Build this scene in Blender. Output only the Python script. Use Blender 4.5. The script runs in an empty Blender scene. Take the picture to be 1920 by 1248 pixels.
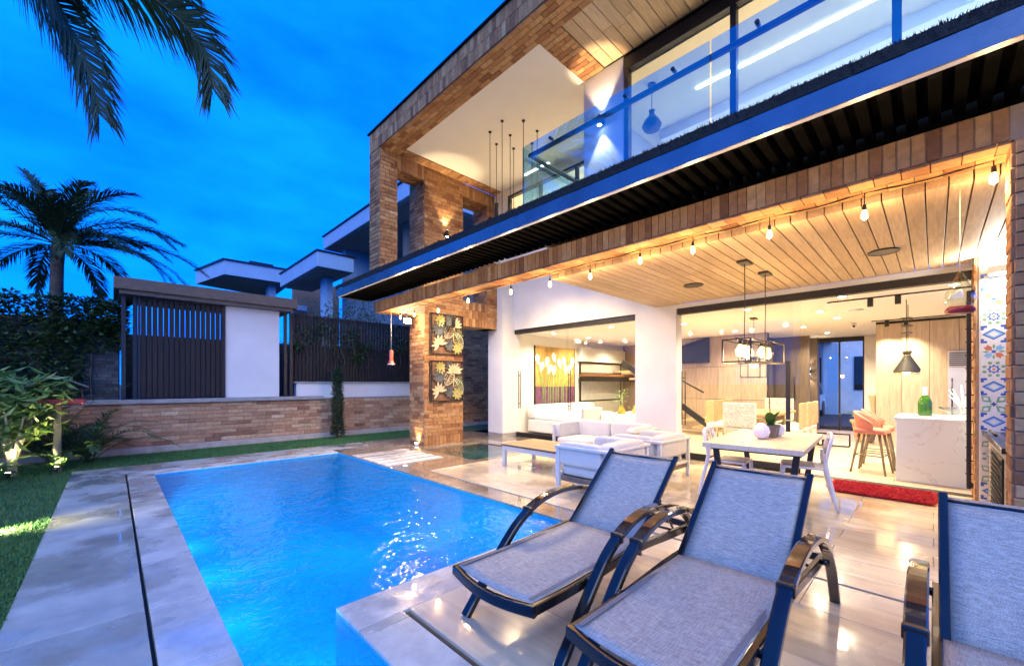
import bpy, math, random
from mathutils import Vector, Matrix, noise as mnoise
random.seed(7)
PI = math.pi
S = bpy.context.scene
C = S.collection

# ------------------------------------------------------------------ camera
YAW = math.radians(44.25)                      # heading, clockwise from +Y
CAM = Vector((0, 0, 1.4))
cam_d = bpy.data.cameras.new('camera')
cam_d.sensor_width = 36; cam_d.lens = 770 / 1920 * 36
cam_d.shift_y = (718 - 624) / 1920
cam_d.clip_start = 0.05; cam_d.clip_end = 3000
cam = bpy.data.objects.new('camera', cam_d); C.objects.link(cam)
cam.location = CAM; cam.rotation_euler = (PI / 2, 0, -YAW)
S.camera = cam

# ------------------------------------------------------------------ sky, dusk
W = bpy.data.worlds.new('World'); S.world = W; W.use_nodes = True
nt = W.node_tree; nt.nodes.clear()
SUN_ELEV, SUN_AZ = math.radians(38), math.radians(222)
sky = nt.nodes.new('ShaderNodeTexSky'); sky.sky_type = 'NISHITA'; sky.sun_disc = False
sky.sun_elevation = SUN_ELEV; sky.sun_rotation = SUN_AZ
sky.air_density = 1.0; sky.dust_density = 0.3; sky.ozone_density = 6.0
bw = nt.nodes.new('ShaderNodeRGBToBW')
# blue-hour tint with soft cloud streaks, even all round the dome
tc = nt.nodes.new('ShaderNodeTexCoord')
mp = nt.nodes.new('ShaderNodeMapping'); mp.inputs['Scale'].default_value = (1.2, 1.2, 3.2)
nz = nt.nodes.new('ShaderNodeTexNoise'); nz.inputs['Scale'].default_value = 1.7; nz.inputs['Detail'].default_value = 6; nz.inputs['Roughness'].default_value = .55
rp = nt.nodes.new('ShaderNodeValToRGB')
rp.color_ramp.elements[0].position = .33; rp.color_ramp.elements[0].color = (0.0, .098, .88, 1)
rp.color_ramp.elements[1].position = .72; rp.color_ramp.elements[1].color = (0.002, .25, 1.04, 1)
mul = nt.nodes.new('ShaderNodeMix'); mul.data_type = 'RGBA'; mul.blend_type = 'MULTIPLY'; mul.inputs[0].default_value = 1
bg = nt.nodes.new('ShaderNodeBackground'); out = nt.nodes.new('ShaderNodeOutputWorld')
comp = nt.nodes.new('ShaderNodeMath'); comp.operation = 'POWER'; comp.inputs[1].default_value = .28
nt.links.new(sky.outputs[0], bw.inputs[0]); nt.links.new(bw.outputs[0], comp.inputs[0])
nt.links.new(tc.outputs['Generated'], mp.inputs[0]); nt.links.new(mp.outputs[0], nz.inputs['Vector'])
nt.links.new(nz.outputs['Fac'], rp.inputs[0])
nt.links.new(rp.outputs[0], mul.inputs[6]); nt.links.new(comp.outputs[0], mul.inputs[7])
nt.links.new(mul.outputs[2], bg.inputs[0]); bg.inputs[1].default_value = .84
nt.links.new(bg.outputs[0], out.inputs[0])

sun_d = bpy.data.lights.new('sun', 'SUN'); sun_d.energy = .95; sun_d.angle = math.radians(60); sun_d.color = (.97, 1, .86)
sun = bpy.data.objects.new('sun', sun_d); C.objects.link(sun)
sun.rotation_euler = (PI / 2 - SUN_ELEV, 0, PI - SUN_AZ)

S.view_settings.view_transform = 'Standard'; S.view_settings.look = 'None'
S.view_settings.exposure = 1.1; S.view_settings.gamma = 1; S.view_settings.use_curve_mapping = False
S.render.engine = 'CYCLES'
cy = S.cycles
cy.use_denoising = True; cy.max_bounces = 6; cy.diffuse_bounces = 3; cy.use_adaptive_sampling = True; cy.adaptive_threshold = .025; cy.glossy_bounces = 3
cy.transmission_bounces = 4; cy.transparent_max_bounces = 14
cy.caustics_reflective = False; cy.caustics_refractive = False
cy.sample_clamp_indirect = 4; cy.sample_clamp_direct = 0; cy.blur_glossy = .5

# ------------------------------------------------------------------ helpers
class MB:
    """collects shapes, then links them as one mesh object"""
    def __init__(s): s.v = []; s.f = []; s.m = []; s.sm = []
    def add(s, vs, fs, mi=0, M=None, smooth=False):
        o = len(s.v)
        s.v += [tuple(M @ Vector(p)) for p in vs] if M is not None else [tuple(p) for p in vs]
        s.f += [tuple(i + o for i in f) for f in fs]
        s.m += [mi] * len(fs); s.sm += [smooth] * len(fs)
        return s
    def box(s, x0, x1, y0, y1, z0, z1, b=0, mi=0, M=None):
        if x1 < x0: x0, x1 = x1, x0
        if y1 < y0: y0, y1 = y1, y0
        if z1 < z0: z0, z1 = z1, z0
        b = min(b, (x1 - x0) * .45, (y1 - y0) * .45, (z1 - z0) * .45)
        if b <= 0:
            vs = [(x, y, z) for z in (z0, z1) for y in (y0, y1) for x in (x0, x1)]
            return s.add(vs, [(0, 2, 3, 1), (4, 5, 7, 6), (0, 1, 5, 4), (2, 6, 7, 3), (0, 4, 6, 2), (1, 3, 7, 5)], mi, M)
        X, Y, Z = (x0, x1), (y0, y1), (z0, z1); vs = []; idx = {}
        for a in range(2):
            for c in range(2):
                for d in range(2):
                    sx, sy, sz = (b if a == 0 else -b), (b if c == 0 else -b), (b if d == 0 else -b)
                    for k, p in enumerate(((X[a], Y[c] + sy, Z[d] + sz), (X[a] + sx, Y[c], Z[d] + sz), (X[a] + sx, Y[c] + sy, Z[d]))):
                        idx[a, c, d, k] = len(vs); vs.append(p)
        I = lambda a, c, d, k: idx[a, c, d, k]
        fs = [(I(0,0,0,0), I(0,0,1,0), I(0,1,1,0), I(0,1,0,0)), (I(1,0,0,0), I(1,1,0,0), I(1,1,1,0), I(1,0,1,0)),
              (I(0,0,0,1), I(1,0,0,1), I(1,0,1,1), I(0,0,1,1)), (I(0,1,0,1), I(0,1,1,1), I(1,1,1,1), I(1,1,0,1)),
              (I(0,0,0,2), I(0,1,0,2), I(1,1,0,2), I(1,0,0,2)), (I(0,0,1,2), I(1,0,1,2), I(1,1,1,2), I(0,1,1,2))]
        for d in (0, 1):
            for c in (0, 1):
                fs.append((I(0,c,d,1), I(0,c,d,2), I(1,c,d,2), I(1,c,d,1)))
                fs.append((I(c,0,d,0), I(c,0,d,2), I(c,1,d,2), I(c,1,d,0)))
                fs.append((I(d,c,0,0), I(d,c,0,1), I(d,c,1,1), I(d,c,1,0)))
        for a in (0, 1):
            for c in (0, 1):
                for d in (0, 1): fs.append((I(a,c,d,0), I(a,c,d,1), I(a,c,d,2)))
        return s.add(vs, fs, mi, M)
    def cyl(s, p0, p1, r0, r1=None, n=10, mi=0, cap=True):
        return s.tube([p0, p1], [r0, r0 if r1 is None else r1], n, mi, cap)
    def tube(s, path, r, n=8, mi=0, cap=True, rect=None, up=None, smooth=True):
        """sweep a round (or rect=(w,h)) section along a path"""
        P = [Vector(p) for p in path]; k = len(P)
        R = [r] * k if not isinstance(r, (list, tuple)) else list(r)
        vs = []; prev = None
        for i in range(k):
            t = (P[min(i + 1, k - 1)] - P[max(i - 1, 0)])
            if t.length < 1e-9: t = Vector((0, 0, 1))
            t.normalize()
            if up is not None: a = Vector(up)
            elif prev is None: a = Vector((0, 0, 1)) if abs(t.z) < .9 else Vector((1, 0, 0))
            else: a = prev
            a = a - t * a.dot(t)
            if a.length < 1e-6: a = t.orthogonal()
            a.normalize(); bb = t.cross(a); prev = a
            if rect:
                w, h = rect; w *= .5 * R[i]; h *= .5 * R[i]; c = .16 * min(w, h) * 2
                prof = [(w - c, h), (-w + c, h), (-w, h - c), (-w, -h + c), (-w + c, -h), (w - c, -h), (w, -h + c), (w, h - c)]
                vs += [P[i] + bb * q[0] + a * q[1] for q in prof]
            else:
                vs += [P[i] + (a * math.cos(2 * PI * j / n) + bb * math.sin(2 * PI * j / n)) * R[i] for j in range(n)]
        m = 8 if rect else n
        fs = [(i * m + j, i * m + (j + 1) % m, (i + 1) * m + (j + 1) % m, (i + 1) * m + j) for i in range(k - 1) for j in range(m)]
        s.add(vs, fs, mi, None, smooth and not rect)
        if cap:
            o = len(s.v) - len(vs)
            s.f += [tuple(o + j for j in reversed(range(m))), tuple(o + (k - 1) * m + j for j in range(m))]
            s.m += [mi, mi]; s.sm += [False, False]
        return s
    def lathe(s, prof, c=(0, 0, 0), n=20, mi=0, smooth=True):
        vs = [(c[0] + r * math.cos(2 * PI * j / n), c[1] + r * math.sin(2 * PI * j / n), c[2] + z) for r, z in prof for j in range(n)]
        fs = [(i * n + j, i * n + (j + 1) % n, (i + 1) * n + (j + 1) % n, (i + 1) * n + j) for i in range(len(prof) - 1) for j in range(n)]
        return s.add(vs, fs, mi, None, smooth)
    def prism(s, poly, t, M=None, mi=0):
        """2D outline (x, y) extruded from z=0 to z=t, placed by M"""
        n = len(poly)
        vs = [(x, y, 0) for x, y in poly] + [(x, y, t) for x, y in poly]
        fs = [tuple(reversed(range(n))), tuple(range(n, 2 * n))] + [(i, (i + 1) % n, n + (i + 1) % n, n + i) for i in range(n)]
        return s.add(vs, fs, mi, M)
    def cushion(s, x0, x1, y0, y1, z0, z1, p=.35, n=7, mi=0, M=None, puff=.25):
        """soft pillow block: superellipsoid-ish box"""
        cx_, cy_, cz_ = (x0 + x1) / 2, (y0 + y1) / 2, (z0 + z1) / 2
        hx, hy, hz = (x1 - x0) / 2, (y1 - y0) / 2, (z1 - z0) / 2
        vs = []; fs = []; nu, nv = 4 * n, 2 * n
        sp = lambda a, e: math.copysign(abs(a) ** e, a)
        for i in range(nv + 1):
            ph = -PI / 2 + PI * i / nv
            for j in range(nu):
                th = 2 * PI * j / nu
                vs.append((cx_ + hx * sp(math.cos(ph), p) * sp(math.cos(th), puff), cy_ + hy * sp(math.cos(ph), p) * sp(math.sin(th), puff), cz_ + hz * sp(math.sin(ph), p)))
        for i in range(nv):
            for j in range(nu):
                fs.append((i * nu + j, i * nu + (j + 1) % nu, (i + 1) * nu + (j + 1) % nu, (i + 1) * nu + j))
        return s.add(vs, fs, mi, M, True)
    def mesh(s, name, mats):
        me = bpy.data.meshes.new(name); me.from_pydata(s.v, [], s.f)
        for m in (mats if isinstance(mats, (list, tuple)) else [mats]): me.materials.append(m)
        me.polygons.foreach_set('material_index', s.m); me.polygons.foreach_set('use_smooth', s.sm)
        me.update(); return me
    def obj(s, name, mats, parent=None, **kw):
        return link(name, s.mesh(name, mats), parent, **kw)

def link(name, data, parent=None, loc=None, rotz=0, label=None, cat=None, group=None, kind=None):
    o = bpy.data.objects.new(name, data); C.objects.link(o)
    if parent is not None: o.parent = parent
    if loc is not None: o.location = loc
    if rotz: o.rotation_euler = (0, 0, rotz)
    if label: o['label'] = label
    if cat: o['category'] = cat
    if group: o['group'] = group
    if kind: o['kind'] = kind
    return o
def thing(name, label, cat, loc=(0, 0, 0), rotz=0, group=None, kind=None):
    return link(name, None, None, loc, rotz, label, cat, group, kind)
def dup(root, loc, rotz=0, label=None):
    r = root.copy(); C.objects.link(r); r.location = loc; r.rotation_euler = (0, 0, rotz)
    if label: r['label'] = label
    for ch in [o for o in root.children]:
        c = ch.copy(); C.objects.link(c); c.parent = r
        for g in [o for o in ch.children]:
            d = g.copy(); C.objects.link(d); d.parent = c
    return r
def lamp(kind, loc, energy, color, parent=None, size=.1, name='light', rot=None, spot=None, blend=.5, size_y=None, spread=None):
    d = bpy.data.lights.new(name, kind); d.energy = energy; d.color = color
    if kind == 'AREA':
        d.size = size
        if size_y: d.shape = 'RECTANGLE'; d.size_y = size_y
        if spread: d.spread = spread
    else: d.shadow_soft_size = size
    if kind == 'SPOT': d.spot_size = spot or 1.5; d.spot_blend = blend
    o = bpy.data.objects.new(name, d); C.objects.link(o)
    if parent is not None: o.parent = parent
    o.location = loc
    if rot: o.rotation_euler = rot
    return o
FWD = Vector((math.sin(YAW), math.cos(YAW), 0))
def pix_size(c, s):
    """rough size in photo pixels of a thing of s metres at c; 0 when behind or out of the frame"""
    d = Vector(c) - CAM; w = d.dot(FWD)
    if w < .2: return 0
    x = 960 + 770 * (d.x * FWD.y - d.y * FWD.x) / w; y = 718 - 770 * d.z / w
    if x < -60 or x > 1980 or y < -60 or y > 1310: return 0
    return 770 * s / w

# ------------------------------------------------------------------ materials
MATS = {}
def nmat(name):
    m = bpy.data.materials.new(name); m.use_nodes = True; MATS[name] = m
    t = m.node_tree; b = t.nodes['Principled BSDF']
    return m, t, b
def N(t, kind, **inp):
    n = t.nodes.new(kind)
    for k, v in inp.items():
        k2 = k.replace('_', ' ')
        if k2 in n.inputs: n.inputs[k2].default_value = v
    return n
def ramp(t, stops, interp='LINEAR'):
    r = t.nodes.new('ShaderNodeValToRGB'); e = r.color_ramp; e.interpolation = interp
    while len(e.elements) < len(stops): e.elements.new(.5)
    for el, (p, c) in zip(e.elements, stops):
        el.position = p; el.color = (*c, 1) if len(c) == 3 else c
    return r
def coords(t, space='Object', scale=(1, 1, 1), rot=(0, 0, 0)):
    c = t.nodes.new('ShaderNodeTexCoord'); m = t.nodes.new('ShaderNodeMapping')
    m.inputs['Scale'].default_value = scale; m.inputs['Rotation'].default_value = rot
    if space == 'World':
        g = t.nodes.new('ShaderNodeNewGeometry'); t.links.new(g.outputs['Position'], m.inputs[0])
    else: t.links.new(c.outputs[space], m.inputs[0])
    return m.outputs[0]
def addbump(t, b, fac_socket, dist=.003, strength=.5):
    bp = t.nodes.new('ShaderNodeBump'); bp.inputs['Distance'].default_value = dist; bp.inputs['Strength'].default_value = strength
    t.links.new(fac_socket, bp.inputs['Height']); t.links.new(bp.outputs[0], b.inputs['Normal']); return bp
def plain(name, col, rough=.5, metal=0, var=.12, vscale=6, bump=0, bscale=60, spec=.5, coat=0, space='Object', rvar=.08):
    """one colour with soft cloudy wear, slight gloss variation and fine relief"""
    m, t, b = nmat(name)
    v = coords(t, space)
    n = N(t, 'ShaderNodeTexNoise', Scale=vscale, Detail=5, Roughness=.6); t.links.new(v, n.inputs['Vector'])
    lo = tuple(max(0, c * (1 - var)) for c in col); hi = tuple(min(1, c * (1 + var * .7)) for c in col)
    r = ramp(t, [(.3, lo), (.7, hi)]); t.links.new(n.outputs['Fac'], r.inputs[0]); t.links.new(r.outputs[0], b.inputs['Base Color'])
    mr = N(t, 'ShaderNodeMapRange'); mr.inputs['To Min'].default_value = max(.02, rough - rvar); mr.inputs['To Max'].default_value = min(1, rough + rvar)
    t.links.new(n.outputs['Fac'], mr.inputs[0]); t.links.new(mr.outputs[0], b.inputs['Roughness'])
    b.inputs['Metallic'].default_value = metal; b.inputs['Specular IOR Level'].default_value = spec
    if coat: b.inputs['Coat Weight'].default_value = coat; b.inputs['Coat Roughness'].default_value = .05
    if bump:
        n2 = N(t, 'ShaderNodeTexNoise', Scale=bscale, Detail=4); t.links.new(v, n2.inputs['Vector']); addbump(t, b, n2.outputs['Fac'], bump)
    return m
def piece_random(t):
    """a number per piece, for single objects and joined pieces alike"""
    oi = t.nodes.new('ShaderNodeObjectInfo'); ge = t.nodes.new('ShaderNodeNewGeometry')
    a = t.nodes.new('ShaderNodeMath'); a.operation = 'ADD'; f = t.nodes.new('ShaderNodeMath'); f.operation = 'FRACT'
    t.links.new(oi.outputs['Random'], a.inputs[0]); t.links.new(ge.outputs['Random Per Island'], a.inputs[1]); t.links.new(a.outputs[0], f.inputs[0])
    return f.outputs[0]
def pieces(name, stops, rough=.8, grain=(1, 1, 1), gscale=8, gvar=.25, bump=.002, coat=0, spec=.4, grot=(0, 0, 0), space='World'):
    """brick, board and tile material: one tone per piece plus grain"""
    m, t, b = nmat(name)
    rnd = piece_random(t); r = ramp(t, stops, 'LINEAR'); t.links.new(rnd, r.inputs[0])
    v = coords(t, space, grain, grot)
    off = N(t, 'ShaderNodeVectorMath'); off.operation = 'ADD'; sc = N(t, 'ShaderNodeMath'); sc.operation = 'MULTIPLY'; sc.inputs[1].default_value = 37.0
    t.links.new(rnd, sc.inputs[0]); cmb = N(t, 'ShaderNodeCombineXYZ'); t.links.new(sc.outputs[0], cmb.inputs[0]); t.links.new(sc.outputs[0], cmb.inputs[1]); t.links.new(sc.outputs[0], cmb.inputs[2])
    t.links.new(v, off.inputs[0]); t.links.new(cmb.outputs[0], off.inputs[1])
    n = N(t, 'ShaderNodeTexNoise', Scale=gscale, Detail=6, Roughness=.65); t.links.new(off.outputs[0], n.inputs['Vector'])
    g = ramp(t, [(.28, (1 - gvar,) * 3), (.72, (1 + gvar * .6,) * 3)]); t.links.new(n.outputs['Fac'], g.inputs[0])
    mx = N(t, 'ShaderNodeMix'); mx.data_type = 'RGBA'; mx.blend_type = 'MULTIPLY'; mx.inputs[0].default_value = 1
    t.links.new(r.outputs[0], mx.inputs[6]); t.links.new(g.outputs[0], mx.inputs[7]); t.links.new(mx.outputs[2], b.inputs['Base Color'])
    b.inputs['Roughness'].default_value = rough; b.inputs['Specular IOR Level'].default_value = spec
    if coat: b.inputs['Coat Weight'].default_value = coat; b.inputs['Coat Roughness'].default_value = .15
    if bump: addbump(t, b, n.outputs['Fac'], bump)
    return m
def emit(name, col, strength, base=(.8, .8, .8)):
    m, t, b = nmat(name)
    b.inputs['Base Color'].default_value = (*base, 1); b.inputs['Emission Color'].default_value = (*col, 1); b.inputs['Emission Strength'].default_value = strength
    return m
def glass(name, tint=(.96, .98, .98), ior=1.5, rough=.0, boost=1.0, base=0):
    """thin pane: clear straight through, mirrors at a slant"""
    m, t, b = nmat(name); t.nodes.remove(b)
    tr = t.nodes.new('ShaderNodeBsdfTransparent'); tr.inputs[0].default_value = (*tint, 1)
    gl = t.nodes.new('ShaderNodeBsdfGlossy'); gl.inputs['Roughness'].default_value = rough
    fr = t.nodes.new('ShaderNodeFresnel'); fr.inputs[0].default_value = ior
    mm = t.nodes.new('ShaderNodeMath'); mm.operation = 'MULTIPLY_ADD'; mm.inputs[1].default_value = boost; mm.inputs[2].default_value = base; mm.use_clamp = True
    mx = t.nodes.new('ShaderNodeMixShader')
    gg = t.nodes.new('ShaderNodeNewGeometry'); sb = t.nodes.new('ShaderNodeMath'); sb.operation = 'SUBTRACT'; sb.inputs[0].default_value = 1
    t.links.new(gg.outputs['Backfacing'], sb.inputs[1]); mk = t.nodes.new('ShaderNodeMath'); mk.operation = 'MULTIPLY'
    t.links.new(fr.outputs[0], mm.inputs[0]); t.links.new(mm.outputs[0], mk.inputs[0]); t.links.new(sb.outputs[0], mk.inputs[1]); t.links.new(mk.outputs[0], mx.inputs[0]); t.links.new(tr.outputs[0], mx.inputs[1]); t.links.new(gl.outputs[0], mx.inputs[2])
    t.links.new(mx.outputs[0], t.nodes['Material Output'].inputs[0])
    return m

BRICK = pieces('brick', [(0, (.20, .085, .036)), (.25, (.37, .18, .070)), (.5, (.46, .255, .105)), (.75, (.29, .13, .052)), (1, (.52, .32, .15))], .85, gscale=14, gvar=.35, bump=.0025)
BRICK2 = pieces('wall_brick', [(0, (.25, .125, .075)), (.3, (.43, .25, .14)), (.6, (.53, .355, .21)), (.85, (.36, .19, .105)), (1, (.58, .43, .28))], .9, gscale=14, gvar=.3, bump=.0025)
GROUT = plain('grout', (.34, .25, .18), .95, var=.2, vscale=12, bump=.002)
BOARD = pieces('ceiling_board', [(0, (.43, .30, .17)), (.5, (.49, .35, .21)), (1, (.55, .41, .255))], .55, (1.2, 14, 14), 3.0, .28, .0008)
DARK = plain('dark_metal', (.018, .018, .02), .35, .2, var=.3, bump=0)
SLATBLACK = plain('slat_black', (.002, .002, .002), .9, var=.3, spec=.02)
BLACK = plain('black_paint', (.012, .011, .011), .45, var=.3)
WHITE = plain('white_plaster', (.66, .66, .66), .8, var=.07, vscale=1.6, bump=.0015, bscale=40)
CREAM = plain('cream_plaster', (.80, .76, .68), .8, var=.03, vscale=3, bump=.001)
WHITEM = plain('white_enamel', (.80, .80, .80), .3, var=.05)
GLASS = glass('door_glass', (.97, .985, .98), 1.45, 0)
RAILGLASS = glass('rail_glass', (.66, .84, .97), 1.6, 0, 1.5, .20)
CONC = plain('concrete_coping', (.30, .29, .28), .7, var=.25, vscale=5, bump=.002)
BULB = emit('bulb_glow', (1, .62, .20), 2.2)
AMBER = emit('amber_bulb', (1, .56, .12), 1.6)
WARM = (1, .72, .42)
NEUT = (1, .78, .50)
# ------------------------------------------------------------------ wet stone, tiles, water
def wet(m, wscale=.9, lo=.42, hi=.56, dry=.38, wetr=.03, dark=.9, bumpdist=.0):
    """rain puddles: a smooth dark film in patches"""
    t = m.node_tree; b = t.nodes['Principled BSDF']
    v = coords(t, 'World', (1, 1, 0))
    n = N(t, 'ShaderNodeTexNoise', Scale=wscale, Detail=5, Roughness=.5); t.links.new(v, n.inputs['Vector'])
    r = ramp(t, [(lo, (0, 0, 0)), (hi, (1, 1, 1))]); t.links.new(n.outputs['Fac'], r.inputs[0])
    mr = N(t, 'ShaderNodeMapRange'); mr.inputs['To Min'].default_value = dry; mr.inputs['To Max'].default_value = wetr
    t.links.new(r.outputs[0], mr.inputs[0]); t.links.new(mr.outputs[0], b.inputs['Roughness'])
    old = b.inputs['Base Color'].links[0].from_socket
    mx = N(t, 'ShaderNodeMix'); mx.data_type = 'RGBA'; mx.blend_type = 'MULTIPLY'; mx.inputs[7].default_value = (dark, dark, dark, 1)
    t.links.new(r.outputs[0], mx.inputs[0]); t.links.new(old, mx.inputs[6]); t.links.new(mx.outputs[2], b.inputs['Base Color'])
    bp = next((x for x in t.nodes if x.type == 'BUMP'), None)
    # drops ringing the film
    n2 = N(t, 'ShaderNodeTexNoise', Scale=26, Detail=2); t.links.new(v, n2.inputs['Vector'])
    b2 = t.nodes.new('ShaderNodeBump'); b2.inputs['Distance'].default_value = .0012; b2.inputs['Strength'].default_value = .35
    t.links.new(n2.outputs['Fac'], b2.inputs['Height'])
    if bp: t.links.new(bp.outputs[0], b2.inputs['Normal'])
    t.links.new(b2.outputs[0], b.inputs['Normal'])
    b.inputs['Specular IOR Level'].default_value = .5; b.inputs['Coat IOR'].default_value = 1.45; b.inputs['Coat Roughness'].default_value = .015
    cmx = N(t, 'ShaderNodeMath'); cmx.operation = 'MULTIPLY'; cmx.inputs[1].default_value = 1.0; t.links.new(r.outputs[0], cmx.inputs[0]); t.links.new(cmx.outputs[0], b.inputs['Coat Weight'])
    return m
COPING = wet(pieces('coping_stone', [(0, (.43, .425, .375)), (.5, (.49, .48, .43)), (1, (.54, .53, .475))], .5, (1, 1, 1), 5, .3, .0015), 2.0, .46, .64, .42, .05, .92)
PAVE = wet(pieces('paving_stone', [(0, (.36, .37, .325)), (1, (.42, .43, .38))], .5, (1, 1, 1), 3.5, .28, .0015), 1.5, .44, .60, .42, .02, .88)
TAN = wet(pieces('wet_tan_stone', [(0, (.34, .265, .20)), (1, (.41, .335, .25))], .4, (1, 1, 1), 4, .3, .001), .8, .34, .5, .3, .02, .75)
DECK = wet(pieces('deck_tile', [(0, (.53, .445, .315)), (.5, (.58, .495, .36)), (1, (.63, .54, .405))], .4, (5, .55, 1), 3.2, .2, .0004), 1.1, .42, .62, .32, .02, .95)
SLABW = wet(pieces('pale_slab', [(0, (.55, .53, .5)), (1, (.62, .6, .57))], .4, (1, 1, 1), 6, .15, .001), 1, .5, .65, .35, .08, .9)
LAWN = plain('lawn_soil', (.022, .06, .018), .95, var=.35, vscale=3, bump=.02, bscale=120, space='World')
SOIL = plain('earth', (.03, .035, .02), .95, var=.4, vscale=1, space='World')
DRAIN = plain('drain_channel', (.012, .014, .018), .5, var=.4)

struct = dict(kind='structure')
def cutplane(name, x0, x1, y0, y1, z, mat, **kw):
    return MB().add([(x0, y0, z), (x1, y0, z), (x1, y1, z), (x0, y1, z)], [(0, 1, 2, 3)]).obj(name, mat, None, **kw)
# the ground sheet, open where the pool is sunk
PX0, PX1, PXM, PY0, PYM, PY1 = .47, 3.3, 1.0, -4.0, 2.6, 8.45
def ground_with_hole(name, z, ext, mat, hx0, hx1, hy0, hy1):
    b = MB(); E_ = ext
    for (a, c, d, e) in ((-E_, hx0, -E_, E_), (hx1, E_, -E_, E_), (hx0, hx1, -E_, hy0), (hx0, hx1, hy1, E_)):
        b.add([(a, d, z), (c, d, z), (c, e, z), (a, e, z)], [(0, 1, 2, 3)])
    return b.obj(name, mat, None, kind='structure')
ground_with_hole('ground', -.35, 600, SOIL, .3, 7.2, -4.2, 9.0)

# lawn: the bed under the blades, then the blades
def lawn_bed(name, x0, x1, y0, y1):
    b = MB(); nx, ny = max(2, int((x1 - x0) / .4)), max(2, int((y1 - y0) / .4))
    vs = []; fs = []
    for j in range(ny + 1):
        for i in range(nx + 1):
            x = x0 + (x1 - x0) * i / nx; y = y0 + (y1 - y0) * j / ny
            vs.append((x, y, -.012 + .008 * mnoise.noise(Vector((x * .8, y * .8, 0)))))
    for j in range(ny):
        for i in range(nx):
            a = j * (nx + 1) + i; fs.append((a, a + 1, a + nx + 2, a + nx + 1))
    return b.add(vs, fs, 0, None, True).obj(name, LAWN, None, kind='structure')
lawn_bed('lawn', -9, -.465, -3, 11.0); lawn_bed('lawn', -.465, 12, 9.5, 11.02)
m, t, b_ = nmat('grass_blade')
ge = t.nodes.new('ShaderNodeNewGeometry'); r = ramp(t, [(0, (.025, .11, .025)), (.6, (.05, .18, .045)), (1, (.10, .23, .065))])
t.links.new(ge.outputs['Random Per Island'], r.inputs[0]); t.links.new(r.outputs[0], b_.inputs['Base Color']); b_.inputs['Roughness'].default_value = .6
GRASS = m
def blades(name, regions, label):
    vs = []; fs = []; rr = random.Random(3)
    for (x0, x1, y0, y1, n, h) in regions:
        for _ in range(n):
            x = rr.uniform(x0, x1); y = rr.uniform(y0, y1); a = rr.uniform(0, PI * 2); w = rr.uniform(.0025, .0045); hh = h * rr.uniform(.6, 1.25)
            lx, ly = rr.gauss(0, .012), rr.gauss(0, .012); c, s_ = math.cos(a) * w, math.sin(a) * w; o = len(vs)
            vs += [(x - c, y - s_, -.014), (x + c, y + s_, -.014), (x + lx, y + ly, hh - .012)]; fs.append((o, o + 1, o + 2))
    me = bpy.data.meshes.new(name); me.from_pydata(vs, [], fs); me.materials.append(GRASS); me.update()
    return link(name, me, None, label=label, cat='grass', kind='stuff')
blades('grass', [(-2.4, -.45, 2.6, 6.2, 70000, .03), (-3.4, -.45, 6.2, 11, 45000, .032)], 'short green lawn beside the grey pool paving')
blades('grass', [(-.46, 7.2, 9.47, 11.0, 45000, .032)], 'narrow strip of green lawn along the low brick wall')

# slabs laid in rows; every slab an object under its piece of the setting
def slab_field(parent, name, x0, x1, y0, y1, lx, ly, z1, th, mat, gap=.003, stagger=0, along='y', holes=()):
    cache = {}
    def put(a0, a1, b0, b1):
        for (hx0, hx1, hy0, hy1) in holes:
            if a0 < hx1 - 1e-4 and a1 > hx0 + 1e-4 and b0 < hy1 - 1e-4 and b1 > hy0 + 1e-4:
                # clip against the hole on one side only
                if a0 < hx0 - .02: put(a0, hx0, b0, b1)
                if a1 > hx1 + .02: put(hx1, a1, b0, b1)
                m0, m1 = max(a0, hx0), min(a1, hx1)
                if b0 < hy0 - .02: put(m0, m1, b0, hy0)
                if b1 > hy1 + .02: put(m0, m1, hy1, b1)
                return
        w, l = round(a1 - a0 - gap, 4), round(b1 - b0 - gap, 4)
        if w < .01 or l < .01: return
        if (w, l) not in cache: cache[w, l] = MB().box(-w / 2, w / 2, -l / 2, l / 2, -th, 0, .0025).mesh(name, mat)
        link(name, cache[w, l], parent, ((a0 + a1) / 2, (b0 + b1) / 2, z1))
    if along == 'y':
        i = 0; x = x0
        while x < x1 - 1e-4:
            xe = min(x + lx, x1); y = y0 - (ly * stagger * (i % 2))
            while y < y1 - 1e-4:
                put(x, xe, max(y, y0), min(y + ly, y1)); y += ly
            x += lx; i += 1
    else:
        j = 0; y = y0
        while y < y1 - 1e-4:
            ye = min(y + ly, y1); x = x0 - (lx * stagger * (j % 2))
            while x < x1 - 1e-4:
                put(max(x, x0), min(x + lx, x1), y, ye); x += lx
            y += ly; j += 1
def base(name, x0, x1, y0, y1, z1=-.03, th=.3, mat=None):
    return MB().box(x0, x1, y0, y1, z1 - th, z1).obj(name, mat or GROUT, None, kind='structure')
TH = .024
terrace = MB().box(3.655, 7.55, -3, 5.66, -.33, -.026).obj('terrace', GROUT, None, kind='structure')
slab_field(terrace, 'floor_tile', 3.655, 7.555, -1.8, 5.66, .275, 1.2, 0, TH, DECK, .003, .5)
lounge = MB().box(1.33, 3.62, -3, 2.28, -.33, -.026).obj('lounger_deck', GROUT, None, kind='structure')
slab_field(lounge, 'floor_tile', 1.325, 3.62, -1.2, 2.28, .6, 1.2, 0, TH, DECK, .003, .5, holes=((3.3, 3.7, 2.2, 2.6),))
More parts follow.
